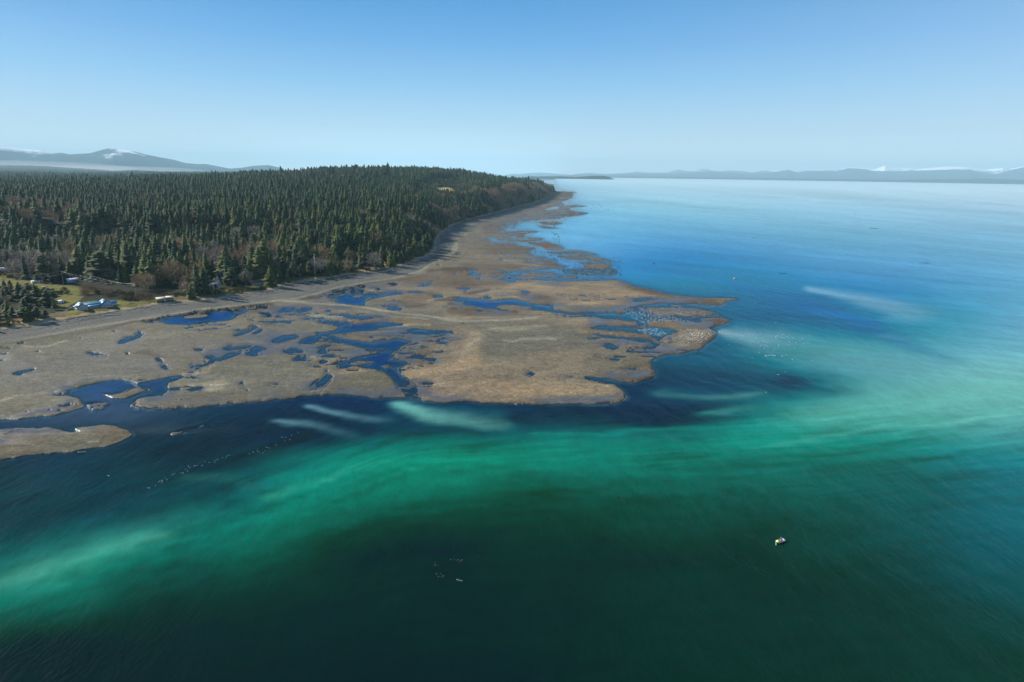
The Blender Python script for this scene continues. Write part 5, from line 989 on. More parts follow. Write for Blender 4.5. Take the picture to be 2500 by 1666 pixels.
# the long house on the beach with the blue roofs
p = gz(232, 751, 4.2); hb = empty('beach_house', tuple(p), view_angle(p, .96, .28)); hb.scale = (.76, .76, .80); tag(hb, 'long low beach house with bright blue metal roofs and two gables', 'house')
gable_parts(hb, 0, 1.5, 31, 9, 3.0, 5.6, 'x', M_BLUEROOF, M_GREYWALL)
gable_parts(hb, -13.5, -1.6, 12.5, 8.6, 3.9, 7.0, 'y', M_BLUEROOF, M_GREYWALL)
gable_parts(hb, 10.5, -.6, 14.5, 10.5, 3.7, 7.2, 'y', M_BLUEROOF, M_GREYWALL)
gable_parts(hb, 17.8, 2.2, 8, 7, 2.8, 4.8, 'x', M_BLUEROOF, M_GREYWALL)
S = Shape(); slab(S, [(-9.4, -3.1, 3.55), (5.0, -3.1, 3.55), (5.0, -6.6, 2.75), (-9.4, -6.6, 2.75)], .15); slab(S, [(-20.6, -4.0, 3.6), (-17.9, -4.0, 3.9), (-17.9, 4.0, 3.9), (-20.6, 4.0, 3.6)], .14); link('porch_roof', S.mesh('porch_roof'), M_BLUEROOF, hb)
for x_ in (-9, -5.5, -2, 1.5, 4.7): link('post', Shape().box((x_, -6.4, 1.2), (.2, .2, 3.1)).mesh('post'), M_WHITE, hb)
S = Shape().box((-2.2, -4.9, .15), (14.5, 3.7, .3)); link('deck', S.mesh('deck'), M_WOOD, hb)
for x_ in (-7.8, -4.2, -.6, 3.0): window(hb, (x_, -3.0, 1.7), 2.0, 1.5, '-y', 3)
for x_ in (-15.5, -11.6): window(hb, (x_, -7.85, 1.8), 1.9, 1.5, '-y', 3)
for x_ in (7.2, 10.5, 13.8): window(hb, (x_, -7.85, 1.9), 2.1, 1.6, '-y', 3)
for y_ in (-4.5, -1, 2.5): window(hb, (-17.8, y_, 1.8), 1.8, 1.4, '-x', 2)
for y_ in (-4.5, -1.5): window(hb, (15.75, y_, 1.8), 1.8, 1.4, '+x', 2)
door(hb, (1.2, -3.0, .3), '-y', M_WHITE)
rw = Shape(); a_ = np.arange(14) * 2 * math.pi / 14
rw.add(np.vstack([np.stack([-13.5 + .95 * np.cos(a_), np.full(14, -7.98), 5.0 + .95 * np.sin(a_)], 1), np.stack([-13.5 + .7 * np.cos(a_), np.full(14, -8.0), 5.0 + .7 * np.sin(a_)], 1)]), [(i, (i + 1) % 14, 14 + (i + 1) % 14, 14 + i) for i in range(14)])
f = link('round_window', rw.mesh('round_window'), M_WHITE, hb); rp = Shape().tube((-13.5, -7.86, 5.0), (-13.5, -7.96, 5.0), .72, .72, 14, cap=True); link('pane', rp.mesh('pane'), M_GLASS, f)
S = Shape(); S.box((-4, 2.6, 5.6), (.8, .8, 1.6)); link('chimney', S.mesh('chimney'), M_GREYWALL, hb)
# A-frame
p = gz(541, 692, 6); af = empty('a_frame_house', tuple(p), view_angle(p, .55, .83)); tag(af, 'steep dark-roofed A-frame house with a cream gable among trees', 'house')
S = Shape(); w_, h_, L_a = 4.6, 10.5, 13
slab(S, [(-L_a / 2 - .8, 0, h_ + .1), (L_a / 2, 0, h_ + .1), (L_a / 2, -w_ - .4, 0), (-L_a / 2 - .8, -w_ - .4, 0)], .25); slab(S, [(-L_a / 2 - .8, 0, h_ + .1), (L_a / 2, 0, h_ + .1), (L_a / 2, w_ + .4, 0), (-L_a / 2 - .8, w_ + .4, 0)], .25); link('roof', S.mesh('roof'), M_DARKROOF, af)
S = Shape(); S.add([(-L_a / 2, -w_ + .2, 0), (-L_a / 2, w_ - .2, 0), (-L_a / 2, 0, h_ - .5), (L_a / 2 - .1, -w_ + .2, 0), (L_a / 2 - .1, w_ - .2, 0), (L_a / 2 - .1, 0, h_ - .5)], [(0, 2, 1), (3, 4, 5)]); link('wall', S.mesh('wall'), M_CREAM, af)
for y_, z_ in ((-1.8, 1.7), (1.8, 1.7), (0, 4.9)): window(af, (-L_a / 2, y_, z_), 1.5, 1.5, '-x')
S = Shape(); slab(S, [(1.0, -2.6, 7.2), (4.5, -2.6, 7.2), (4.5, -5.2, 6.6), (1.0, -5.2, 6.6)], .2); S.box((2.75, -3.9, 5.2), (3.1, 2.3, 2.6)); link('dormer', S.mesh('dormer'), M_WHITE, af); window(af, (2.75, -5.05, 5.3), 1.4, 1.3, '-y')
S = Shape(); S.box((4, .4, h_ + .3), (.7, .7, 2.2)); link('chimney', S.mesh('chimney'), M_WHITE, af)
# flat-roofed cottage
p = gz(404, 735, 4); ct = empty('beach_cottage', tuple(p), view_angle(p, .99, .10)); ct.scale = (.78, .8, .85); tag(ct, 'low beach cottage with a pale flat roof and dark shaded front', 'house')
S = Shape(); slab(S, [(-9.5, 4.8, 3.6), (1.2, 4.8, 3.9), (.2, -4.8, 3.0), (-9.5, -4.2, 2.8)], .3); slab(S, [(.6, 4.2, 4.5), (9.0, 4.2, 4.1), (9.0, -4.2, 3.4), (.6, -4.2, 3.7)], .3); link('roof', S.mesh('roof'), M_TANROOF, ct)
link('wall', Shape().box((-.4, .3, 1.2), (16.5, 7.2, 3.4)).mesh('wall'), M_BROWNWALL, ct)
for x_ in (-6.5, -3, 1.5, 5.2): window(ct, (x_, -3.3, 1.5), 1.9, 1.3, '-y')
door(ct, (-.8, -3.3, 0), '-y', M_WHITE)
gable_house(512, 706, .97, .2, 17, 10, 3.0, 5.8, M_GREYROOF, M_WHITE, 'house', 'grey-roofed house with white trim in front of the A-frame', wins=4)
gable_house(479, 698, .3, .95, 11, 8, 3.2, 6.0, M_GREYROOF, M_WHITE, 'house', 'small house with a white arched gable left of the A-frame', wins=2, chim=False)
gable_house(458, 702, .95, .3, 9, 7, 2.8, 4.8, M_GREYROOF, M_GREYWALL, 'house', 'small grey cottage leftmost of those around the A-frame', wins=2, chim=False)
gable_house(137, 592, .9, .4, 15, 9, 3.5, 6.4, M_WHITEROOF, M_WHITE, 'house', 'white house with a pale roof in the clearing far back', wins=4)
gable_house(142, 618, .95, .3, 9, 7, 2.8, 4.6, M_DARKROOF, M_GREYWALL, 'house', 'dark little house below the white one in the woods', wins=2, chim=False)
gable_house(8, 664, .9, .3, 11, 8, 2.8, 5.0, M_WHITEROOF, M_BROWNWALL, 'house', 'small cabin with a pale roof at the left picture edge', wins=2)
gable_house(443, 652, .7, .6, 10, 8, 3.2, 6.2, M_GREENROOF, M_GREYWALL, 'house', 'house with a dark green metal roof deep in the trees', wins=2, chim=False)
gable_house(633, 694, .96, .25, 16, 8, 2.8, 4.8, M_BROWNWALL, M_GREYWALL, 'house', 'brown low house in the shade right of the A-frame', wins=4, chim=False)
gable_house(868, 650, .9, .4, 10, 8, 3, 5.2, M_DARKROOF, M_WHITE, 'house', 'dark-roofed house with white walls behind the far beach corner', wins=2, chim=False)
gable_house(177, 689, .96, .2, 9, 6, 2.6, 4.0, M_WHITEROOF, M_GREYWALL, 'shed', 'pale-roofed shed in the shade between the two left power poles', wins=1, chim=False)
gable_house(326, 676, .8, .5, 9, 7, 3, 5, flat_mat('blue_shingles', (.06, .14, .26), .8), M_WHITE, 'house', 'little blue-roofed house hidden behind the third power pole', wins=1, chim=False)
gable_house(320, 657, .9, .4, 12, 8, 3, 5.4, M_WHITEROOF, M_WHITE, 'house', 'white-roofed house hidden in the trees above the power wires', wins=2, chim=False)
# small things around
def shed(u, v, L, W, h, roofm, wallm, label, rz=(.9, .3)):
    p = gz(u, v); o = empty('shed', tuple(p), view_angle(p, *rz)); tag(o, label, 'shed')
    link('wall', Shape().box((0, 0, h / 2 - .2), (L, W, h)).mesh('wall'), wallm, o); S = Shape(); slab(S, [(-L / 2 - .3, -W / 2 - .3, h - .1), (L / 2 + .3, -W / 2 - .3, h - .1), (L / 2 + .3, W / 2 + .3, h + .5), (-L / 2 - .3, W / 2 + .3, h + .5)], .12); link('roof', S.mesh('roof'), roofm, o); door(o, (0, -W / 2, 0), '-y')
shed(149, 741, 3.2, 2.6, 2.2, M_WHITEROOF, M_WHITE, 'small white garden shed left of the blue-roofed house', (.7, .7))
shed(84, 692, 4.6, 3, 2.2, M_WHITEROOF, M_CREAM, 'pale shed at the back edge of the meadow', (.9, .3)); shed(99, 690, 3.4, 2.6, 2.0, M_WHITEROOF, M_WHITE, 'white shed right of the pale one on the meadow edge', (.9, .3))
def table(u, v, label):
    p = gz(u, v); o = empty('picnic_table', tuple(p), view_angle(p, .9, .3)); tag(o, label, 'table')
    link('tabletop', Shape().box((0, 0, .76), (2.2, .8, .06)).mesh('tabletop'), M_WOOD, o)
    for s_g in (-1, 1): link('bench', Shape().box((0, s_g * .75, .46), (2.2, .3, .06)).mesh('bench'), M_WOOD, o); link('leg', Shape().box((s_g * .8, 0, .38), (.1, 1.6, .08), ry=0).box((s_g * .8, 0, .38), (.1, .5, .76)).mesh('leg'), M_WOOD, o)
table(342, 746, 'wooden picnic table on the lawn beside the kayaks')
for (u, v, col, lb) in ((317, 743, (.15, .45, .10), 'bright green kayak on the lawn right of the blue-roofed house'), (323, 741, (.05, .16, .42), 'blue kayak lying behind the green one on the lawn')):
    p = gz(u, v); o = empty('kayak', tuple(p), view_angle(p, .95, .2)); tag(o, lb, 'kayak')
    xs = np.linspace(-2.2, 2.2, 11); V = []; 
    for x_ in xs:
        w = .36 * (1 - (abs(x_) / 2.25) ** 2.2); V += [(x_, -w, .22), (x_, -w * .6, .03), (x_, w * .6, .03), (x_, w, .22), (x_, 0, .32 + .08 * (abs(x_) / 2.2) ** 2)]
    n_ = 5; F = [(i * n_ + j, i * n_ + (j + 1) % n_, (i + 1) * n_ + (j + 1) % n_, (i + 1) * n_ + j) for i in range(10) for j in range(n_)]
    link('hull', Shape().add(V, F).mesh('hull', True), flat_mat('kayak_plastic_' + lb[:4].strip(), col, .4, .5, .03), o); link('cockpit', Shape().box((0, 0, .34), (.8, .42, .06)).mesh('cockpit'), M_BLACK, o)
p = gz(171, 757); o = empty('utility_trailer', tuple(p), view_angle(p, .97, .2)); tag(o, 'dark flat utility trailer with a pale upright board by the house', 'trailer')
link('bed', Shape().box((0, 0, .7), (5.4, 2.1, .3)).mesh('bed'), M_BLACK, o); link('board', Shape().box((.6, 0, 1.5), (1.9, .1, 1.5), ry=.2).mesh('board'), M_CREAM, o)
for x_ in (-.6, .7):
    for y_ in (-1.1, 1.1): link('wheel', Shape().tube((x_, y_ - .1, .35), (x_, y_ + .1, .35), .36, .36, 12, cap=True).mesh('wheel'), M_BLACK, o)
link('drawbar', Shape().box((-3.4, 0, .55), (1.6, .12, .12)).mesh('drawbar'), M_METAL, o)
p = gz(190, 757); o = empty('skiff', tuple(p), view_angle(p, .95, -.2)); tag(o, 'small white rowing boat upside down on the lawn corner', 'boat')
xs = np.linspace(-1.9, 1.9, 9); V = []
for x_ in xs:
    w = .7 * (1 - max(0, x_ / 2.0) ** 2.4); V += [(x_, -w, 0), (x_, -w * .75, .45), (x_, 0, .6), (x_, w * .75, .45), (x_, w, 0)]
F = [(i * 5 + j, i * 5 + j + 1, (i + 1) * 5 + j + 1, (i + 1) * 5 + j) for i in range(8) for j in range(4)]; link('hull', Shape().add(V, F).mesh('hull', True), M_WHITE, o); link('keel', Shape().box((0, 0, .62), (3.6, .08, .1)).mesh('keel'), M_WOOD, o)
for (u, v, rr_) in ((108, 701, .2), (66, 706, .1), (38, 698, .05)):
    p = gz(u, v); o = empty('board_stack', tuple(p), view_angle(p, .95, rr_)); tag(o, {108: 'stack of pale boards on the grass, rightmost in the meadow', 66: 'stack of pale boards above the dark tree clump', 38: 'stack of pale boards nearest the left edge of the meadow'}[u], 'boards')
    for k in range(3):
        for j in range(3): link('plank', Shape().box((RNG.uniform(-.2, .2), (j - 1) * .7, .12 + k * .22), (4.2, .62, .18)).mesh('plank'), M_TANROOF, o)
# power poles and wires
def pole(u, v, utop, vtop, label, transformer=False):
    p = gz(u, v); dist = np.hypot(p[0], p[1]); h = (v - vtop) / F_PX * dist * 1.02
    o = empty('power_pole', tuple(p), view_angle(p, .3, .95)); tag(o, label, 'pole', 'wooden power poles behind the beach house')
    link('shaft', Shape().tube((0, 0, -1), (0, 0, h), .19, .13, 8, cap=True).mesh('shaft'), M_WOOD, o); link('crossarm', Shape().box((0, 0, h - .7), (2.4, .14, .16)).mesh('crossarm'), M_WOOD, o)
    for x_ in (-1.05, 0, 1.05): link('insulator', Shape().tube((x_, 0, h - .62), (x_, 0, h - .32), .09, .06, 6, cap=True).mesh('insulator'), M_WHITE, o)
    if transformer: link('transformer', Shape().tube((.42, 0, h - 2.6), (.42, 0, h - 1.5), .3, .3, 10, cap=True).mesh('transformer'), M_METAL, o)
    return p, h
P1 = pole(156, 701, 151, 669, 'wooden power pole with a crossarm, leftmost of the three'); P2 = pole(224, 704, 223, 678, 'wooden power pole with a crossarm in the middle of three'); P3 = pole(333, 732, 330, 698, 'wooden power pole carrying a transformer, rightmost of three', True)
p0 = gz(62, 700); P0 = (p0, 12.0)
def wire(A_, B_, dz, off, sag, label):
    a = A_[0] + np.array([off, off * .3, A_[1] + dz]); b = B_[0] + np.array([off, off * .3, B_[1] + dz]); S = Shape(); n = 12; pr = None
    for i in range(n + 1):
        t_ = i / n; q_ = a + (b - a) * t_ - np.array([0, 0, sag * 4 * t_ * (1 - t_)])
        if pr is not None: S.tube(pr - a, q_ - a, .028, .028, 4)
        pr = q_
    o = link('power_wire', S.mesh('power_wire'), M_METAL, loc=tuple(a)); tag(o, label, 'wire', 'power wires')
wire(P0, P1, -.4, -.9, 1.2, 'upper power wire sagging from the left woods to the left pole'); wire(P0, P1, -2.4, .6, 1.6, 'lower power wire sagging from the left woods to the left pole'); wire(P1, P2, -.4, -.9, .8, 'upper power wire between the left and middle poles')
wire(P1, P3, -.4, .6, 2.2, 'upper long power wire from left pole to transformer pole'); wire(P1, P3, -2.0, .6, 2.6, 'lower long power wire from left pole to transformer pole'); wire(P2, P3, -.4, .9, 1.2, 'upper power wire between middle and transformer poles')
p = gz(770, 684, 3); o = empty('tall_mast', tuple(p)); tag(o, 'very tall thin pale mast standing at the top of the beach', 'mast')
link('shaft', Shape().tube((0, 0, -.5), (0, 0, 28), .17, .09, 8, cap=True).mesh('shaft'), M_METAL, o); link('base_block', Shape().box((0, 0, .3), (1.2, 1.2, .8)).mesh('base_block'), M_WHITE, o); link('finial', Shape().tube((0, 0, 28), (0, 0, 28.5), .22, .12, 8, cap=True).mesh('finial'), M_WHITE, o)
print('houses', time.time() - T0)
# ---------------------------------------------------------------- driftwood, boulders, birds, sea lions, people, boats
RNG = rnd(99)
def flat_z(x, y, h=0.0): return h - (x * x + y * y) / EARTH
M_LOG = [flat_mat('bleached_driftwood', (.46, .41, .34), .9, .1, .18, 1.5), flat_mat('grey_driftwood', (.30, .28, .25), .9, .1, .2, 1.5), flat_mat('brown_driftwood', (.16, .11, .075), .9, .1, .2, 1.5)]
LOGW = ['bleached', 'grey', 'brown']
def log_mesh(i):
    r = rnd(i); S = Shape(); n = 6; P_ = [np.array([x_, r.normal() * .012, r.normal() * .008]) for x_ in np.linspace(-.5, .5, n)]
    rad = np.linspace(.035, .020, n)
    for k in range(n - 1): S.tube(P_[k], P_[k + 1], rad[k], rad[k + 1], 7, cap=k in (0, n - 2))
    if i % 2 == 0:
        for k in range(5): a = k * 1.26 + r.rand(); S.tube(P_[0], P_[0] + np.array([-.03, .07 * math.cos(a), .07 * math.sin(a)]), .022, .006, 4)
    if i % 3 == 0: S.tube(P_[3], P_[3] + np.array([.06, .05, .06]), .012, .004, 4)
    return S.mesh('driftwood_log', True)
LM = []
for i in range(4):
    row = []
    for m in M_LOG: me = log_mesh(i); me.materials.append(m); row.append(me)
    LM.append(row)
def shorezone(u):
    if u < 150: return 'below the dry grass left of the blue-roofed house'
    if u < 330: return 'on the beach edge below the blue-roofed house'
    if u < 470: return 'on the beach edge by the flat-roofed cottage'
    if u < 620: return 'on the beach below the A-frame house'
    if u < 800: return 'on the shaded beach near the tall mast'
    return 'on the beach corner by the dry grass point'
nlog = 0; small = []
for k in range(900):
    a = RNG.uniform(VL[3] - 30, alongpx(1110, 548)); i = np.searchsorted(VL, a) - 1; t_ = (a - VL[i]) / (VL[i + 1] - VL[i]); q_ = VW[i] + (VW[i + 1] - VW[i]) * t_
    d = (VW[i + 1] - VW[i]); d /= np.hypot(*d); nrm = np.array([d[1], -d[0]]); off = RNG.gamma(2.0, 1.7) - 2.2
    if RNG.rand() < .05: off += RNG.uniform(3, 14)
    x, y = q_ + nrm * off; u, v = project(x, y, 2.2)
    if u < -40 or u > 1110: continue
    dense = vnoise(a / 22, 0, 5)
    if RNG.rand() > .25 + dense: continue
    z = float(beach_z(-max(off, 0))) + (.25 * min(0, -off) * -1 if off < 0 else 0) + .12 + flat_z(x, y)
    L = RNG.uniform(3, 12) * (1 if RNG.rand() < .8 else 1.4); ci = RNG.choice(3, p=[.5, .3, .2]); an = math.atan2(d[1], d[0]) + RNG.normal() * .45
    if nlog < 280:
        o = link('driftwood_log', LM[k % 4][ci], loc=(x, y, z + .15)); o.rotation_euler = (0, RNG.normal() * .03, an); o.scale = (L, L * .85, L * .85)
        zn = shorezone(u); tag(o, '%s driftwood log lying %s' % (LOGW[ci], zn), 'log', '%s driftwood logs %s' % (LOGW[ci], zn)); nlog += 1
    small.append((x, y, z, an, ci))
S = Shape()
for (x, y, z, an, ci) in small:
    for _ in range(5):
        L = RNG.uniform(1, 3.4); aa = an + RNG.normal() * .8; c_ = np.array([x + RNG.normal() * 3, y + RNG.normal() * 2.2, z + .05]); dd = np.array([math.cos(aa), math.sin(aa), RNG.normal() * .06]) * L / 2
        S.tube(c_ - dd, c_ + dd, RNG.uniform(.07, .2), .05, 4, m=RNG.choice(3, p=[.5, .3, .2]))
o = link('driftwood', S.mesh('driftwood'), M_LOG); tag(o, 'tangled small driftwood and branches along the top of the beach', 'driftwood', kind='stuff')
for (u, v, L, ci, lb) in ((234, 775, 6, 0, 'pale driftwood log lying alone low on the beach below the house'), (270, 771, 12, 1, 'long grey driftwood log with roots on the gravel below the house'), (283, 765, 6, 0, 'white driftwood log just above the long grey one')):
    g_ = gz(u, v, 1.5); o = link('driftwood_log', LM[2][ci], loc=(g_[0], g_[1], g_[2] + .25)); o.rotation_euler = (0, 0, view_angle(g_, .97, -.2)); o.scale = (L, L, L); tag(o, lb, 'log')
# logs lying out on the flats
for (t_, lb, L, ci) in (('Z6: 600,860', 'white log lying on the sandbar at lower left', 4.5, 0), ('Z6: 525,925', 'pale stick at the water edge of the lower left sandbar', 3.5, 0), ('H: 1290,587', 'dark log stranded beside the long pool on the flats', 4, 2), ('H: 2065,887', 'short dark log lying alone on the grey green gravel', 3, 2), ('S: 1122,1417', 'pale yellowish log floating beside the dark sea lions', 2.1, 0), ('H: 110,398', 'pale pink log beside the gravel causeway', 4.5, 0)):
    u, v = pts(t_)[0]; g_ = ground(u, v, .35 if 'float' not in lb else .05); o = link('driftwood_log', LM[1][ci], loc=tuple(g_)); o.rotation_euler = (0, 0, view_angle(g_, .9, -.45)); o.scale = (L, L * 1.3, L * 1.3); tag(o, lb, 'log')
# boulders
M_ROCK = flat_mat('dark_wet_boulder', (.045, .042, .036), .8, .25, .3, 1.5); M_TANROCK = flat_mat('tan_granite_boulder', (.36, .29, .20), .85, .15, .25, 1.2)
def rock_mesh(i, m):
    bmm = __import__('bmesh').new(); __import__('bmesh').ops.create_icosphere(bmm, subdivisions=2, radius=.5); r = rnd(i); k = r.normal(size=(6, 3))
    for vt in bmm.verts:
        f = 1 + sum(.09 * math.sin(3 * float(np.dot(kk, vt.co)) + j) for j, kk in enumerate(k)); vt.co *= f; vt.co.z = max(-.22, vt.co.z * .8)
    me = bpy.data.meshes.new('boulder'); bmm.to_mesh(me); bmm.free(); me.materials.append(m); return me
RKM = [rock_mesh(i, M_ROCK) for i in range(4)]
BLD = [('F: 1765,293', 5.5), ('F: 1700,255', 4), ('F: 1870,355', 5), ('F: 1945,360', 4), ('F: 2155,405', 5), ('F: 1683,408', 4.5), ('F: 1575,545', 4), ('F: 1422,628', 4), ('F: 1357,660', 3.5), ('F: 1425,745', 5), ('F: 1410,785', 2.5), ('F: 1240,703', 2.5), ('F: 1420,1088', 2.8), ('F: 1455,1098', 3.2), ('F: 1340,1110', 2.6),
       ('F: 1135,1187', 2.8), ('F: 805,1342', 3.2), ('F: 1920,1213', 2.2), ('F: 2275,1225', 2.6), ('F: 2325,1297', 2.8), ('F: 2270,1367', 2.0), ('F: 1895,1013', 2.4), ('F: 1850,1025', 2.4), ('F: 330,995', 2.4), ('F: 320,735', 3), ('F: 185,715', 3.2), ('E: 1650,735', 2), ('E: 1870,720', 1.6), ('E: 490,325', 2), ('D: 1795,542', 2.4), ('G: 512,295', 1.4),
       ('S: 1596,644', 3.2), ('S: 1574,661', 1.5), ('F: 1845,235', 4), ('F: 1940,300', 4), ('F: 2060,370', 3.5), ('F: 2000,330', 3), ('F: 1850,180', 4), ('F: 1690,150', 4)]
for i, (st, sz) in enumerate(BLD):
    u, v = pts(st)[0]; g_ = ground(u, v, .1); o = link('boulder', RKM[i % 4], loc=tuple(g_)); o.rotation_euler = (0, 0, i * 1.3); o.scale = (sz, sz * .85, sz * .7)
    zn = 'in the shallows off the distant headland' if v < 520 else 'in the bay beyond the sandspit' if v < 590 else 'among the channels of the middle flats' if v < 720 else 'on the open flats'
    if u > 1540: zn = 'in open blue water left of the tan boulder'
    tag(o, 'dark wet boulder standing ' + zn, 'boulder', 'dark boulders ' + zn)
g_ = ground(1793, 681, 0); o = link('boulder', rock_mesh(9, M_TANROCK), loc=tuple(g_)); o.scale = (3.6, 3.0, 3.6); tag(o, 'large tan boulder standing alone in the blue water', 'boulder')
for st, lb in (('F: 2237,1420', 'pale tan boulder at the north edge of the sandspit'), ('F: 1955,1198', 'pinkish boulder among the outer islets'), ('F: 975,818', 'pale boulder on the long islet in the far channel'), ('F: 1580,1322', 'tan boulder on the brown islet in the middle channel'), ('D: 1785,942', 'pale boulder on the flats near the small oval pool')):
    u, v = pts(st)[0]; g_ = ground(u, v, .3); o = link('boulder', rock_mesh(12 + len(lb), M_TANROCK), loc=tuple(g_)); o.scale = (2.4, 2, 1.6); tag(o, lb, 'boulder')
# scattered cobbles and small rocks in the far shallows: too many to count
S = Shape(); cube = np.array([(sx, sy, sz) for sz in (-.4, .5) for sy in (-.5, .5) for sx in (-.5, .5)]); cf = [(0, 2, 3, 1), (4, 5, 7, 6), (0, 1, 5, 4), (2, 6, 7, 3), (0, 4, 6, 2), (1, 3, 7, 5)]
for st, n, s0, s1 in (('F: 1640,160 1720,170 1900,250 2100,350 2200,420 1950,400 1700,380 1600,330', 130, 1.2, 2.6), ('F: 1350,420 1900,440 1850,480 1400,500', 260, .8, 1.8), ('F: 2000,1030 2353,1060 2353,1300 2100,1250 1600,1200 1500,1000', 420, .5, 1.3), ('F: 1100,940 1500,1000 1550,1110 1250,1080', 200, .6, 1.3), ('F: 1350,690 1500,760 1500,900 1400,830', 60, .8, 1.6), ('E: 1500,330 2353,320 2353,480 1800,490', 500, .4, 1.0)):
    P = pts(st); xs_ = [p_[0] for p_ in P]; ys_ = [p_[1] for p_ in P]; c_ = 0
    while c_ < n:
        u, v = RNG.uniform(min(xs_), max(xs_)), RNG.uniform(min(ys_), max(ys_))
        if not inpoly(np.array(u), np.array(v), P): continue
        c_ += 1; g_ = ground(u, v, 0); z_ = RNG.uniform(s0, s1); a = RNG.uniform(0, 3); M2 = np.array([[math.cos(a), math.sin(a), 0], [-math.sin(a), math.cos(a), 0], [0, 0, 1]])
        S.add((cube * z_ * np.array([1.3, 1, .5]) * RNG.uniform(.7, 1.2, (8, 1))) @ M2 + g_, cf)
o = link('cobbles', S.mesh('cobbles', True), M_ROCK); tag(o, 'dark cobbles and weed-covered stones strewn through the shallows', 'stones', kind='stuff')
# floating kelp
M_KELP = flat_mat('wet_kelp', (.025, .03, .012), .5, .3, .3, 2)
for i, (u, v, w) in enumerate(((1910, 668, 9), (2261, 643, 12), (1842, 581, 12), (2133, 558, 20), (1801, 707, 4), (1510, 1216, 2.2))):
    S = Shape(); r = rnd(300 + i)
    for _ in range(14): a = r.uniform(0, 6.28); c_ = np.array([r.normal() * w * .22, r.normal() * w * .16, .03]); d_ = np.array([math.cos(a), math.sin(a) * .6, 0]) * w * .22; S.tube(c_ - d_, c_ + d_, w * .022, w * .01, 5)
    g_ = ground(u, v, 0); o = link('kelp_raft', S.mesh('kelp_raft', True), M_KELP, loc=tuple(g_)); o.rotation_euler = (0, 0, math.atan2(-g_[0], g_[1]))
    tag(o, ['dark kelp raft right of the tan boulder', 'long dark kelp raft far out at the right', 'thin kelp raft beyond the tan boulder', 'wide kelp raft far out near the right edge', 'small kelp raft just below the tan boulder', 'dark kelp clump in the green water above the sea lions'][i], 'kelp')
# gulls
M_GULLW = flat_mat('white_gull_plumage', (.80, .80, .78), .8, .1, .03, 5); M_GULLG = flat_mat('grey_gull_wing', (.42, .44, .47), .8, .1, .05, 5); M_BEAK = flat_mat('yellow_beak', (.6, .4, .05), .6)
def gull(flying=False, swim=False):
    S = Shape(); xs = np.array([-.30, -.20, -.05, .10, .20, .25, .31, .36]); rr_ = np.array([.015, .06, .105, .10, .06, .05, .055, .02]); zz = np.array([.18, .17, .17, .19, .25, .31, .34, .34]) + (0 if not swim else -.13)
    V = []; n = 7
    for x_, r_, z_ in zip(xs, rr_, zz): V += [(x_, r_ * math.cos(k * 6.2832 / n), z_ + r_ * math.sin(k * 6.2832 / n)) for k in range(n)]
    F = [(i * n + j, i * n + (j + 1) % n, (i + 1) * n + (j + 1) % n, (i + 1) * n + j) for i in range(len(xs) - 1) for j in range(n)]; S.add(V, F, 0)
    dz = zz[2]
    if flying:
        for s_ in (-1, 1): S.add([(.12, s_ * .05, dz + .05), (-.1, s_ * .05, dz + .05), (-.12, s_ * .4, dz + .16), (.08, s_ * .4, dz + .18), (-.22, s_ * .72, dz + .08)], [(0, 1, 2), (0, 2, 3), (3, 2, 4)], 1)
    else:
        for s_ in (-1, 1): S.add([(.1, s_ * .09, dz + .05), (-.05, s_ * .11, dz + .07), (-.36, s_ * .03, dz + .04), (-.05, s_ * .115, dz - .03)], [(0, 1, 3), (1, 2, 3)], 1)
    S.tube((.36, 0, zz[-1]), (.43, 0, zz[-1] - .01), .018, .005, 4, m=2)
    if not swim and not flying:
        for s_ in (-1, 1): S.tube((0, s_ * .04, .09), (0, s_ * .04, 0), .01, .01, 3, m=2)
    me = S.mesh('gull', True)
    for m in (M_GULLW, M_GULLG, M_BEAK): me.materials.append(m)
    return me, S
G_STAND, GS = gull(); G_SWIM, GW = gull(swim=True); G_FLY, _ = gull(flying=True)
def put_gull(u, v, h, me, label, group, sc=1.25):
    g_ = ground(u, v, h); o = link('gull', me, loc=tuple(g_)); o.rotation_euler = (0, 0, RNG.uniform(-2.2, -.8) if RNG.rand() < .6 else RNG.uniform(0, 6.28)); o.scale = (sc,) * 3; tag(o, label, 'gull', group)
ng_ = 0
LINEB = 'Z7: 1140,597 1130,603 1150,606 1190,588 1212,555 1225,550 1240,545 1245,552 1262,530 1275,540 1240,566 1320,500 1338,495 1385,490 1403,482 1405,492 1435,475 1445,437 1450,447 1418,460 1435,462 1490,432 1508,430 1548,430 1575,404 1600,408 1645,407 1650,392 1667,384 1705,370 1735,365 1740,356 1763,352 1913,343 1940,330 1968,310 1972,322 1990,325 2015,333 2030,318 2045,293 2066,297 2115,272 2155,212 2168,216 2180,243 2192,214 2218,232 2235,195 2282,175'
for (u, v) in pts(LINEB): put_gull(u + RNG.normal() * .6, v + RNG.normal() * .4, 0, G_SWIM, 'white gull floating in the long line off the lower left sandbar', 'gulls in the floating line', .8); ng_ += 1
TILES['W'] = (1700, 780, 350, 2353)
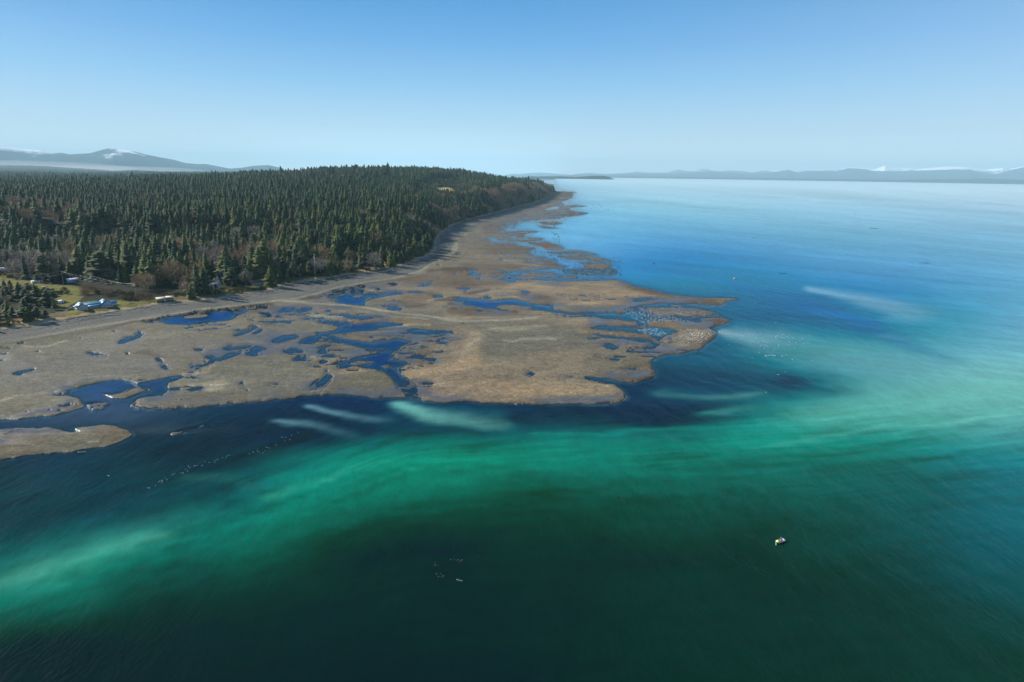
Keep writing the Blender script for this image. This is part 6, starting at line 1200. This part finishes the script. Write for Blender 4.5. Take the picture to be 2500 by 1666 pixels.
WG = 'W: 380,212 485,245 535,420 665,250 735,235 750,268 765,275 800,250 830,228 865,248 890,243 920,260 935,245 955,215 980,282 1057,232 1085,310 1095,288 950,322 990,322 930,365 965,377 1003,385 1035,375 837,382 885,378 1050,435 1060,442 1097,427 1135,430 1145,420 1165,450 1113,475 1200,476 1172,387 1297,282 1307,310 1328,265 1335,285 1385,300 1397,264 1408,303 1430,247 1440,302 1485,283 1507,306 1530,255 1588,314 1737,318 1697,350 1637,384 1745,403 1770,403 1830,390 1615,472 1517,426 1475,413 1347,413 1350,440 1300,480 1348,487 1260,510 1283,540 1358,542 1273,368 1530,368 1028,543 925,630 1577,659 1902,676 1455,866 1330,909 1354,909 1143,1200 1300,60 1383,178 1130,365 1090,355 730,328'
for (u, v) in pts(WG): put_gull(u, v, 0, G_SWIM, 'white gull resting on the water right of the sandspit', 'gulls on the water right of the sandspit', 1.25); ng_ += 1
for k in range(26):
    t_ = RNG.rand(); u, v = pts('W: %f,%f' % (1090 + 430 * t_ + RNG.normal() * 14, 600 - 15 * t_ + RNG.normal() * 14)) [0]; put_gull(u, v, 0, G_SWIM, 'gull in the tight raft on the water below the others', 'gulls in the tight raft', 1.1); ng_ += 1
for (u, v) in pts('H: 1990,1322 2003,1328 2008,1315 2060,1322; G: 1985,632 2330,350 1290,290; Z7: 833,510'): put_gull(u, v, 0, G_SWIM, 'single gull floating close to the edge of the flats', 'single gulls near the edge', 1.4); ng_ += 1
SPIT = [('G: 1100,400 1300,400 1500,470 1700,540 1500,540 1280,560 1180,520 1080,450', 420), ('G: 1250,580 1400,540 1600,545 1850,575 1960,650 1850,700 1700,660 1600,610 1400,570', 330), ('G: 1500,720 1620,650 1750,640 1900,650 1840,740 1700,740 1560,690', 150), ('G: 1190,610 1350,590 1520,640 1430,680 1280,660', 160), ('G: 1400,400 1700,420 1900,480 1650,480', 90), ('G: 1000,730 1180,745 1100,760', 5), ('G: 1800,550 1960,530 1900,560', 5)]
allg = []
for st, n in SPIT:
    P = pts(st); xs_ = [p_[0] for p_ in P]; ys_ = [p_[1] for p_ in P]; c_ = 0
    while c_ < n:
        u, v = RNG.uniform(min(xs_), max(xs_)), RNG.uniform(min(ys_), max(ys_))
        if inpoly(np.array(u), np.array(v), P): allg.append((u, v)); c_ += 1
allg.sort(key=lambda q_: -q_[1]); nin = 296 - ng_
for (u, v) in allg[:nin]:
    zn = 'on the rounded gravel bar at the spit tip' if u > 1640 else 'beside the shallow pool on the spit'
    put_gull(u, v, .32, G_STAND, 'white gull standing ' + zn, 'gulls ' + zn, 1.2)
S = Shape(); base = [np.vstack(GS.V), [np.vstack(GS.F3), np.array(GS.m3)], [np.vstack(GS.F4), np.array(GS.m4)]]
Vs = []; F3 = []; F4 = []; m3 = []; m4 = []; nb_ = len(base[0])
for i, (u, v) in enumerate(allg[nin:]):
    g_ = ground(u, v, .12); a = RNG.uniform(0, 6.28); M2 = np.array([[math.cos(a), math.sin(a), 0], [-math.sin(a), math.cos(a), 0], [0, 0, 1]]) * 1.15
    Vs.append(base[0] @ M2 + g_); F3.append(base[1][0] + i * nb_); F4.append(base[2][0] + i * nb_); m3.append(base[1][1]); m4.append(base[2][1])
me = mesh_np('gull_flock', np.vstack(Vs), [np.vstack(F3), np.vstack(F4)], True, fmat=np.concatenate(m3 + m4))
o = link('gull_flock', me, [M_GULLW, M_GULLG, M_BEAK]); tag(o, 'dense flock of white gulls covering the shallow pools of the spit', 'gulls', kind='stuff')
# sea lions
M_SEAL = flat_mat('wet_dark_fur', (.006, .005, .005), .45, .2, .2, 4); M_FOAM = flat_mat('white_foam', (.8, .83, .83), .9, .1, .05, 4)
def sea_lion(name, label, u, v, L, bend, rz, up=.0):
    S = Shape(); n = 8; m = 14; V = []; ts = np.linspace(0, 1, m)
    prof = np.interp(ts, [0, .04, .10, .16, .22, .40, .65, .88, 1], [.02, .055, .075, .08, .095, .15, .11, .04, .015])
    ang = 0; pos_ = np.array([0., 0, 0]); 
    for i, t_ in enumerate(ts):
        ang = bend * (t_ - .3); d = np.array([math.cos(ang), math.sin(ang), 0]); sd = np.array([-d[1], d[0], 0])
        if i: pos_ = pos_ - d / m
        hz = .10 * math.exp(-(t_ / .14) ** 2) + up * math.exp(-((t_ - .45) / .2) ** 2) - .03
        for k in range(n): a = 6.2832 * k / n; V.append(pos_ + np.array([0, 0, hz]) + sd * prof[i] * math.cos(a) * 1.05 + np.array([0, 0, 1]) * prof[i] * math.sin(a))
    V = np.array(V) * L; S.add(V, [(i * n + j, (i + 1) * n + j, (i + 1) * n + (j + 1) % n, i * n + (j + 1) % n) for i in range(m - 1) for j in range(n)])
    c_ = V.reshape(m, n, 3).mean(1)
    g_ = ground(u, v, 0); o = empty(name, tuple(g_), rz); tag(o, label, 'sea lion', 'sea lions')
    link('body', S.mesh('body', True), M_SEAL, o)
    for s_ in (-1, 1):
        q_ = c_[5]; F_ = Shape().add([q_ + (.04 * L, s_ * .1 * L, .02 * L), q_ + (-.08 * L, s_ * .12 * L, .0), q_ + (-.16 * L, s_ * .34 * L, .05 * L), q_ + (-.06 * L, s_ * .34 * L, .07 * L)], [(0, 1, 2, 3), (3, 2, 1, 0)]); link('flipper', F_.mesh('flipper'), M_SEAL, o)
    for s_ in (-1, 1):
        q_ = c_[12]; F_ = Shape().add([q_ + (.02, s_ * .02 * L, .0), q_ + (-.1 * L, s_ * .02 * L, .02), q_ + (-.16 * L, s_ * .10 * L, .06)], [(0, 1, 2), (2, 1, 0)]); link('tail_flipper', F_.mesh('tail_flipper'), M_SEAL, o)
    return o
sea_lion('sea_lion', 'curled dark sea lion, leftmost of the group', 1063, 1378, 2.6, 1.9, 2.0, .05)
sea_lion('sea_lion', 'dark sea lion with raised flippers at the upper middle of the group', 1110, 1369, 2.1, .5, 3.0, .03)
sea_lion('sea_lion', 'dark arched sea lion, upper right of the group', 1128, 1371, 1.7, -1.4, .8, .08)
sea_lion('sea_lion', 'dark sea lion at lower left of the group', 1069, 1407, 1.6, .8, 2.4, .05)
sea_lion('sea_lion', 'dark sea lion splashing at the lower middle of the group', 1080, 1405, 1.7, -.6, 2.2, .06)
S = Shape(); r = rnd(5)
for (u, v) in ((1101, 1367), (1109, 1366), (1118, 1368), (1128, 1368), (1125, 1370), (1066, 1402), (1078, 1401), (1079, 1409.5), (1063, 1374)):
    g_ = ground(u, v, .05)
    for _ in range(3): c_ = g_ + r.normal(size=3) * (.10, .16, .02) + (0, 0, .1); S.tube(c_, c_ + r.normal(size=3) * .08, .028, .012, 4, cap=True)
o = link('splashes', S.mesh('splashes'), M_FOAM); tag(o, 'small white splashes of water around the sea lions', 'splash', kind='stuff')
# people
def person(name, label, loc, rz, pose, top, legs, hair=(.05, .03, .02), parent=None, thing=True):
    J = {'pelvis': (0, 0, .95), 'waist': (0, 0, 1.10), 'chest': (0, .0, 1.34), 'neck': (0, 0, 1.50), 'head': (0, .02, 1.60), 'crown': (0, .01, 1.74), 'shl': (-.19, 0, 1.42), 'shr': (.19, 0, 1.42)}
    if pose == 'stand': J.update(ell=(-.25, -.02, 1.14), elr=(.25, .0, 1.14), hal=(-.26, .08, .90), har=(.27, .06, .90), hpl=(-.09, 0, .90), hpr=(.09, 0, .90), knl=(-.10, .03, .50), knr=(.11, .05, .50), anl=(-.11, -.02, .08), anr=(.13, .10, .08), tol=(-.12, .13, .03), tor=(.14, .26, .03))
    else:
        dz = -.45
        for k in list(J): J[k] = (J[k][0], J[k][1] + (J[k][2] - .95) * .12, J[k][2] + dz)
        J.update(ell=(-.25, .15, .72), elr=(.25, .17, .72), hal=(-.16, .38, .66), har=(.16, .38, .66), hpl=(-.10, .03, .47), hpr=(.10, .03, .47), knl=(-.13, .45, .50), knr=(.13, .45, .50), anl=(-.13, .47, .08), anr=(.13, .47, .08), tol=(-.13, .64, .04), tor=(.13, .64, .04))
    rad = dict(pelvis=.145, waist=.13, chest=.155, neck=.062, head=.10, crown=.055, shl=.075, shr=.075, ell=.052, elr=.052, hal=.036, har=.036, hpl=.095, hpr=.095, knl=.065, knr=.065, anl=.045, anr=.045, tol=.035, tor=.035)
    E = [('pelvis', 'waist'), ('waist', 'chest'), ('chest', 'neck'), ('neck', 'head'), ('head', 'crown'), ('chest', 'shl'), ('chest', 'shr'), ('shl', 'ell'), ('shr', 'elr'), ('ell', 'hal'), ('elr', 'har'), ('pelvis', 'hpl'), ('pelvis', 'hpr'), ('hpl', 'knl'), ('hpr', 'knr'), ('knl', 'anl'), ('knr', 'anr'), ('anl', 'tol'), ('anr', 'tor')]
    ks = list(J); me = bpy.data.meshes.new('body'); me.from_pydata([J[k] for k in ks], [(ks.index(a), ks.index(b)) for a, b in E], [])
    o = empty(name, tuple(loc), rz); tag(o, label, 'person')
    t = NT('clothes_' + name); g = t.n('ShaderNodeTexCoord'); sp_ = t.n('ShaderNodeSeparateXYZ'); t.put(sp_.inputs[0], g.outputs['Object']); off = 0 if pose == 'stand' else -.45
    c = t.mix(t.math('GREATER_THAN', sp_.outputs[2], .98 + off), legs, top); c = t.mix(t.math('GREATER_THAN', sp_.outputs[2], 1.49 + off), c, (.45, .28, .20))
    b = t.n('ShaderNodeBsdfPrincipled', i_Roughness=.85); t.put(b.inputs['Base Color'], c); m = t.done(b)
    body = link('body', me, m, o); md = body.modifiers.new('skin', 'SKIN'); me.skin_vertices[0].data[0].use_root = True
    for i, k in enumerate(ks): me.skin_vertices[0].data[i].radius = (rad[k],) * 2
    sb = body.modifiers.new('smooth', 'SUBSURF'); sb.levels = 1; sb.render_levels = 1
    hs = Shape(); hc = np.array(J['crown']) + (0, -.015, -.03)
    for k in range(5): hs.tube(hc + (0, 0, -.10 + k * .03), hc + (0, 0, -.07 + k * .03), [.118, .122, .115, .095, .06][k], [.122, .115, .095, .06, .02][k], 9)
    link('hair', hs.mesh('hair', True), flat_mat('hair', hair, .8), o)
    return o
for (u, v, h, lb, top, legs) in ((1128.5, 791, .45, 'person in dark clothes standing at the gravel causeway, left of two', (.03, .03, .04), (.03, .03, .03)), (1132, 791.5, .45, 'person in dark brown clothes at the causeway, right of two', (.09, .04, .03), (.02, .02, .02)),
                                 (827, 699, 1.6, 'person in dark clothes walking on the beach past the mast', (.04, .04, .05), (.02, .02, .03)), (848, 748, .4, 'person in dark clothes walking on the causeway below the large pool', (.05, .04, .04), (.02, .02, .03))):
    g_ = ground(u, v, h); o = person('person', lb, g_, view_angle(g_, 1, .1), 'stand', top, legs)
# fishing skiff
g_ = ground(1903.5, 1324, 0.0); bt = empty('fishing_boat', tuple(g_), view_angle(g_, .58, .81) + math.pi); bt.scale = (.86,) * 3; tag(bt, 'open white aluminium fishing skiff with a yellow bin and two people', 'boat')
M_ALU = flat_mat('painted_white_aluminium', (.40, .45, .44), .4, .5, .05, 2, .2); M_YEL = flat_mat('yellow_plastic_bin', (.85, .78, .10), .5, .4, .03); M_TEAL = flat_mat('pale_green_strip', (.25, .48, .38), .8, .1, .2, 6)
xs = np.linspace(-2.3, 2.4, 13); V = []
for x_ in xs:
    f = 1 - max(0, (x_ - .4) / 2.02) ** 2.3; w = .92 * max(.03, f); zt = .62 + .22 * max(0, x_ / 2.4) ** 2; zb = .02 + .35 * max(0, (x_ - 1.2) / 1.2) ** 2
    V += [(x_, -w, zt), (x_, -w * .82, zb + .12), (x_, 0, zb - .08), (x_, w * .82, zb + .12), (x_, w, zt), (x_, w * .9, zt - .01), (x_, w * .74, zb + .22), (x_, 0, zb + .12), (x_, -w * .74, zb + .22), (x_, -w * .9, zt - .01)]
n_ = 10; F = [(i * n_ + j, i * n_ + (j + 1) % n_, (i + 1) * n_ + (j + 1) % n_, (i + 1) * n_ + j) for i in range(12) for j in range(n_)]; F.append((0, 1, 2, 2)) if False else None
link('hull', Shape().add(V, F).mesh('hull', True), M_ALU, bt); link('transom', Shape().box((-2.3, 0, .34), (.06, 1.7, .66)).mesh('transom'), M_ALU, bt)
link('deck', Shape().box((-.2, 0, .16), (3.6, 1.25, .06)).mesh('deck'), M_BLACK, bt)
for x_ in (-1.3, .2): link('thwart', Shape().box((x_, 0, .45), (.3, 1.5, .06)).mesh('thwart'), M_ALU, bt)
o = link('fish_bin', Shape().box((0, 0, .30), (1.05, 1.1, .6), taper=(1.12, 1.12)).mesh('fish_bin'), M_YEL, loc=None); o.matrix_world = Matrix.Translation(g_) @ Matrix.Rotation(bt.rotation_euler[2], 4, 'Z') @ Matrix.Translation((1.0, .05, .24)) @ Matrix.Scale(.86, 4); tag(o, 'yellow plastic bin in the bow of the fishing skiff', 'bin')
S = Shape().box((-2.45, 0, .95), (.36, .34, .48), taper=(.8, .8)); S.box((-2.5, 0, .4), (.16, .12, .9)); link('outboard_motor', S.mesh('outboard_motor'), M_BLACK, bt)
link('bow_strip', Shape().tube((2.25, .1, .75), (2.75, .5, -.02), .2, .14, 6).tube((2.75, .5, -.02), (3.3, 1.0, .0), .14, .04, 6).mesh('bow_strip', True), M_TEAL, bt)  # pale green strip running from the bow down to the water
mw = Matrix.Translation(g_) @ Matrix.Rotation(bt.rotation_euler[2], 4, 'Z')
for (lx, ly, top, lb, rz_) in ((-1.05, -.32, (.02, .03, .14), 'person in a navy jacket sitting at the stern of the skiff', -1.57), (-.1, .30, (.62, .22, .20), 'person in a pink top sitting in the middle of the skiff', -1.57)):
    q_ = mw @ Vector((lx, ly, .06)); person('person', lb, q_, bt.rotation_euler[2] + rz_, 'sit', top, (.03, .03, .04), (.5, .5, .5) if 'navy' in lb else (.06, .04, .03))
# distant motorboats with their wakes
def motorboat(u, v, L, label, rz_):
    g_ = ground(u, v, 0); o = empty('motorboat', tuple(g_), view_angle(g_, *rz_)); tag(o, label, 'boat')
    xs = np.linspace(-.5, .5, 9) * L; V = []
    for x_ in xs:
        w = L * .15 * (1 - max(0, x_ / (L * .5)) ** 2.2); V += [(x_, -w, L * .13), (x_, -w * .7, -.1), (x_, w * .7, -.1), (x_, w, L * .13), (x_, 0, L * .14)]
    link('hull', Shape().add(V, [(i * 5 + j, i * 5 + (j + 1) % 5, (i + 1) * 5 + (j + 1) % 5, (i + 1) * 5 + j) for i in range(8) for j in range(5)]).mesh('hull', True), M_WHITE, o)
    link('cabin', Shape().box((0, 0, L * .2), (L * .38, L * .2, L * .16), taper=(.75, .85)).mesh('cabin'), M_WHITE, o); link('windshield', Shape().box((L * .17, 0, L * .2), (.08, L * .17, L * .08)).mesh('windshield'), M_GLASS, o)
motorboat(1617, 486, 11, 'small white motorboat under way far off beyond the headland', (-1, .2)); motorboat(2429, 463, 14, 'tiny white boat far out near the right edge', (1, 0))
print('objects', time.time() - T0)

# ---------------------------------------------------------------- air
def haze_box():
    a, z0, z1 = 64000.0, -500.0, 1250.0
    V = np.array([(x, y, z) for z in (z0, z1) for y in (-a, a) for x in (-a, a)], float)
    F = np.array([(0, 2, 3, 1), (4, 5, 7, 6), (0, 1, 5, 4), (2, 6, 7, 3), (0, 4, 6, 2), (1, 3, 7, 5)])
    me = mesh_np('haze', V, F)
    m = bpy.data.materials.new('sea_air'); m.use_nodes = True; nt = m.node_tree; nt.nodes.clear()
    out = nt.nodes.new('ShaderNodeOutputMaterial'); pv = nt.nodes.new('ShaderNodeVolumePrincipled')
    pv.inputs['Color'].default_value = (.53, .85, 1, 1); pv.inputs['Density'].default_value = 3.0e-5; pv.inputs['Anisotropy'].default_value = 0.0
    nt.links.new(pv.outputs[0], out.inputs['Volume'])
    tag(link('haze', me, m), kind='stuff')
haze_box()
# low morning mist lying in the valley under the left mountains
bmm = __import__('bmesh').new(); __import__('bmesh').ops.create_icosphere(bmm, subdivisions=3, radius=1); me = bpy.data.meshes.new('mist'); bmm.to_mesh(me); bmm.free()
m = bpy.data.materials.new('white_mist'); m.use_nodes = True; nt = m.node_tree; nt.nodes.clear(); out = nt.nodes.new('ShaderNodeOutputMaterial'); pv = nt.nodes.new('ShaderNodeVolumePrincipled')
pv.inputs['Color'].default_value = (.97, .98, 1, 1); pv.inputs['Density'].default_value = 2.0e-4; nt.links.new(pv.outputs[0], out.inputs['Volume'])
for bx_, rr_, sx, sy, sz in ((-36, 13200, 1900, 1300, 130), (-30, 13600, 1500, 1100, 70)):
    o = link('mist', me, m, loc=(rr_ * math.sin(R(bx_)), rr_ * math.cos(R(bx_)), 60)); o.scale = (sx, sy, sz); o.rotation_euler = (0, 0, R(-bx_)); tag(o, kind='stuff')
print('total', time.time() - T0)
